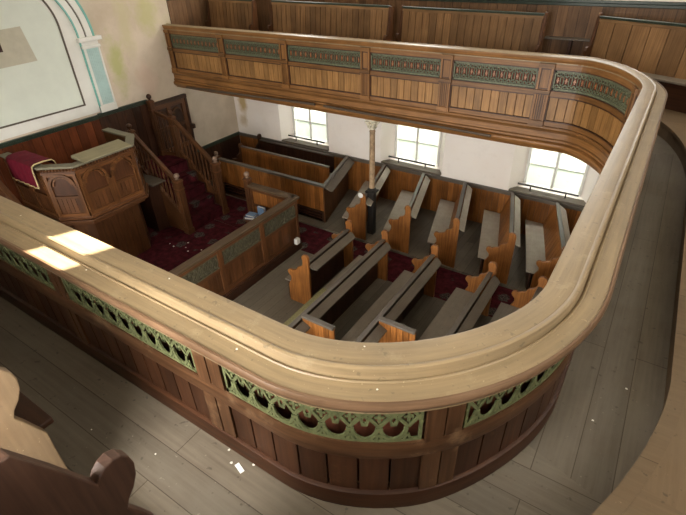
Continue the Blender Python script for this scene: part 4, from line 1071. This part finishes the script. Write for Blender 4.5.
# ------------------------------------------------------------------ litter
def flake(loc, r, label, group, mtl='flake', name='plaster_flake'):
    m_ = MB(); n = R.randint(5, 7); a0 = R.random() * 6
    po = [(r * R.uniform(.6, 1.1) * math.cos(a0 + 2 * PI * k / n), r * R.uniform(.5, 1.0) * math.sin(a0 + 2 * PI * k / n)) for k in range(n)]
    h = r * .3; m_.prism(po, lambda a, b_: V((loc[0] + a, loc[1] + b_, loc[2])), lambda a, b_: V((loc[0] + a * .8, loc[1] + b_ * .8, loc[2] + h)))
    o = build(name, m_, mtl, None, loc); tag(o, label, 'plaster flake', group)
for x, y in ((-1.30, .835), (-1.14, .84), (-1.24, .79), (-2.01, .53), (-1.6, .62), (-.95, .66), (-.24, 5.0), (.20, 1.98), (-.1, 1.2), (.32, 2.3)):
    flake((x, y, FZ), R.uniform(.005, .010), 'small pale plaster flake on the grey gallery aisle floor', 'flakes on the gallery floor')
for x, y, z in ((-7.4, 4.75, .012), (-7.15, 4.85, .012), (-7.0, 4.78, .012), (-7.55, 4.78, .012), (-6.8, 4.95, .012), (-7.25, 5.0, .012)):
    flake((x, y, z), R.uniform(.012, .028), 'pale plaster flake on the crimson carpet beside the pulpit', 'flakes on the carpet')
m_ = MB(); m_.fbox(lambda a, b_, c: V((-1.185, .79, FZ)) + Matrix.Rotation(-.3, 3, 'Z') @ V((a, b_, c)), -.028, .028, -.011, .011, 0, .004)
tag(build('paper_scrap', m_, 'paper', None, (-1.185, .79, FZ)), 'white paper scrap at the foot of the near gallery front', 'paper scrap')
for s_, t_ in ((s_near(-2.17, .7), .7), (s_near(-1.12, .62), .72), (s_near(-.66, .2), .1), (s_near(-3.0, .3), .3), (s_near(-1.7, .2), .15), (s_near(-.55, .7), .75)):
    p = pp(s_, t_, 3.70 if t_ > .6 else 3.73)
    flake(p, .006, 'small white flake on the wide tan handrail', 'flakes on the handrail')

# ------------------------------------------------------------------ outside, lights, camera
g = MB(); g.box(-40, 40, YW + .5, 60, -.35, -.2); tag(build('ground', g, 'grass'), 'grass outside the windows', 'ground', kind='structure')

hd = MB()  # made-up conifer row, tall enough to keep sun off the panes
for k in range(26):
    x = -10 + k * .55; hz_ = 9.6 + R.uniform(-.25, .35)
    hd.lathe([(.45, -.3), (.6, .6), (.62, 4.0), (.55, 7.0), (.45, 8.8), (.25, hz_)], (x, YW + 1.75 + R.uniform(-.15, .15), 0), 9)
tag(build('sun_blocker', hd, 'blocker_green', None, (-3, YW + 2.6, 0)), 'added conifer-shaped sun blocker outside the far windows', 'sun_blocker', kind='stuff')
def area(name, loc, rot, sx, sy, power, col=(1, .97, .92)):
    l = bpy.data.lights.new(name, 'AREA'); l.shape = 'RECTANGLE'; l.size = sx; l.size_y = sy; l.energy = power; l.color = col
    o = bpy.data.objects.new(name, l); C.objects.link(o); o.location = loc; o.rotation_euler = rot; return o
K = 1.0
for i, c in enumerate(WC):
    area('daylight_near_upper', (c, YN - .2, 4.6), (math.radians(90), 0, 0), 1.05, 1.7, [2, 5, 190][i] * K)      # faces +y
    area('daylight_far_upper', (c, YW + .16, 5.45), (math.radians(-90), 0, 0), 1.05, 1.7, [75, 80, 50][i] * K)
    area('daylight_near_lower', (c, YN - .2, 1.7), (math.radians(90), 0, 0), .9, 1.3, [60, 160, 190][i] * K)
    area('daylight_far_lower', (c, YW + .75, 1.75), (math.radians(-90), 0, 0), 1.5, 1.8, 4 * K, (1, 1, 1))
    area('skylight_far_lower', (c, YW + 1.0, 3.35), (math.radians(-48), 0, 0), 1.5, 1.1, 420 * K, (1, .98, .94))
for yc, pw in ((1.2, 70), (4.04, 35), (6.9, 12)):
    area('daylight_rear_upper', (XR + .2, yc, 5.45), (0, math.radians(90), 0), 1.7, 1.05, pw * K)          # faces -x
sun = bpy.data.lights.new('sun', 'SUN'); sun.energy = 40; sun.angle = .012; sun.color = (1, .93, .80)
so = bpy.data.objects.new('sun', sun); C.objects.link(so)
d = -(SD2 + V((0, 0, ST))); so.rotation_euler = d.to_track_quat('-Z', 'Y').to_euler(); so.location = (3, 12, 12)
w = bpy.data.worlds.new('World'); scn.world = w; w.use_nodes = True
bg = w.node_tree.nodes['Background']; bg.inputs['Color'].default_value = (.85, .93, 1, 1); bg.inputs['Strength'].default_value = .4

cam = bpy.data.cameras.new('Camera'); co = bpy.data.objects.new('Camera', cam); C.objects.link(co)
F_PX = 465.703; cam.sensor_fit = 'HORIZONTAL'; cam.sensor_width = 36; cam.lens = F_PX / 686 * 36; cam.clip_start = .02
yw, pt, rl = -.59696, -.590986, -.0323796
fwd = V((math.sin(yw) * math.cos(pt), math.cos(yw) * math.cos(pt), math.sin(pt))); rt = V((math.cos(yw), -math.sin(yw), 0)); up = rt.cross(fwd)
c_, s_ = math.cos(rl), math.sin(rl); r2 = rt * c_ + up * s_; u2 = up * c_ - rt * s_
mw = Matrix((r2, u2, -fwd)).transposed().to_4x4(); mw.translation = V((0, 0, 5.03)); co.matrix_world = mw
scn.camera = co
vs = scn.view_settings; vs.view_transform = 'Standard'; vs.look = 'None'; vs.gamma = 1; vs.use_curve_mapping = False; vs.exposure = 0.0
scn.display_settings.display_device = 'sRGB'
scn.cycles.use_denoising = True
scn.cycles.max_bounces = 8; scn.cycles.diffuse_bounces = 5
scn.cycles.sample_clamp_indirect = 6
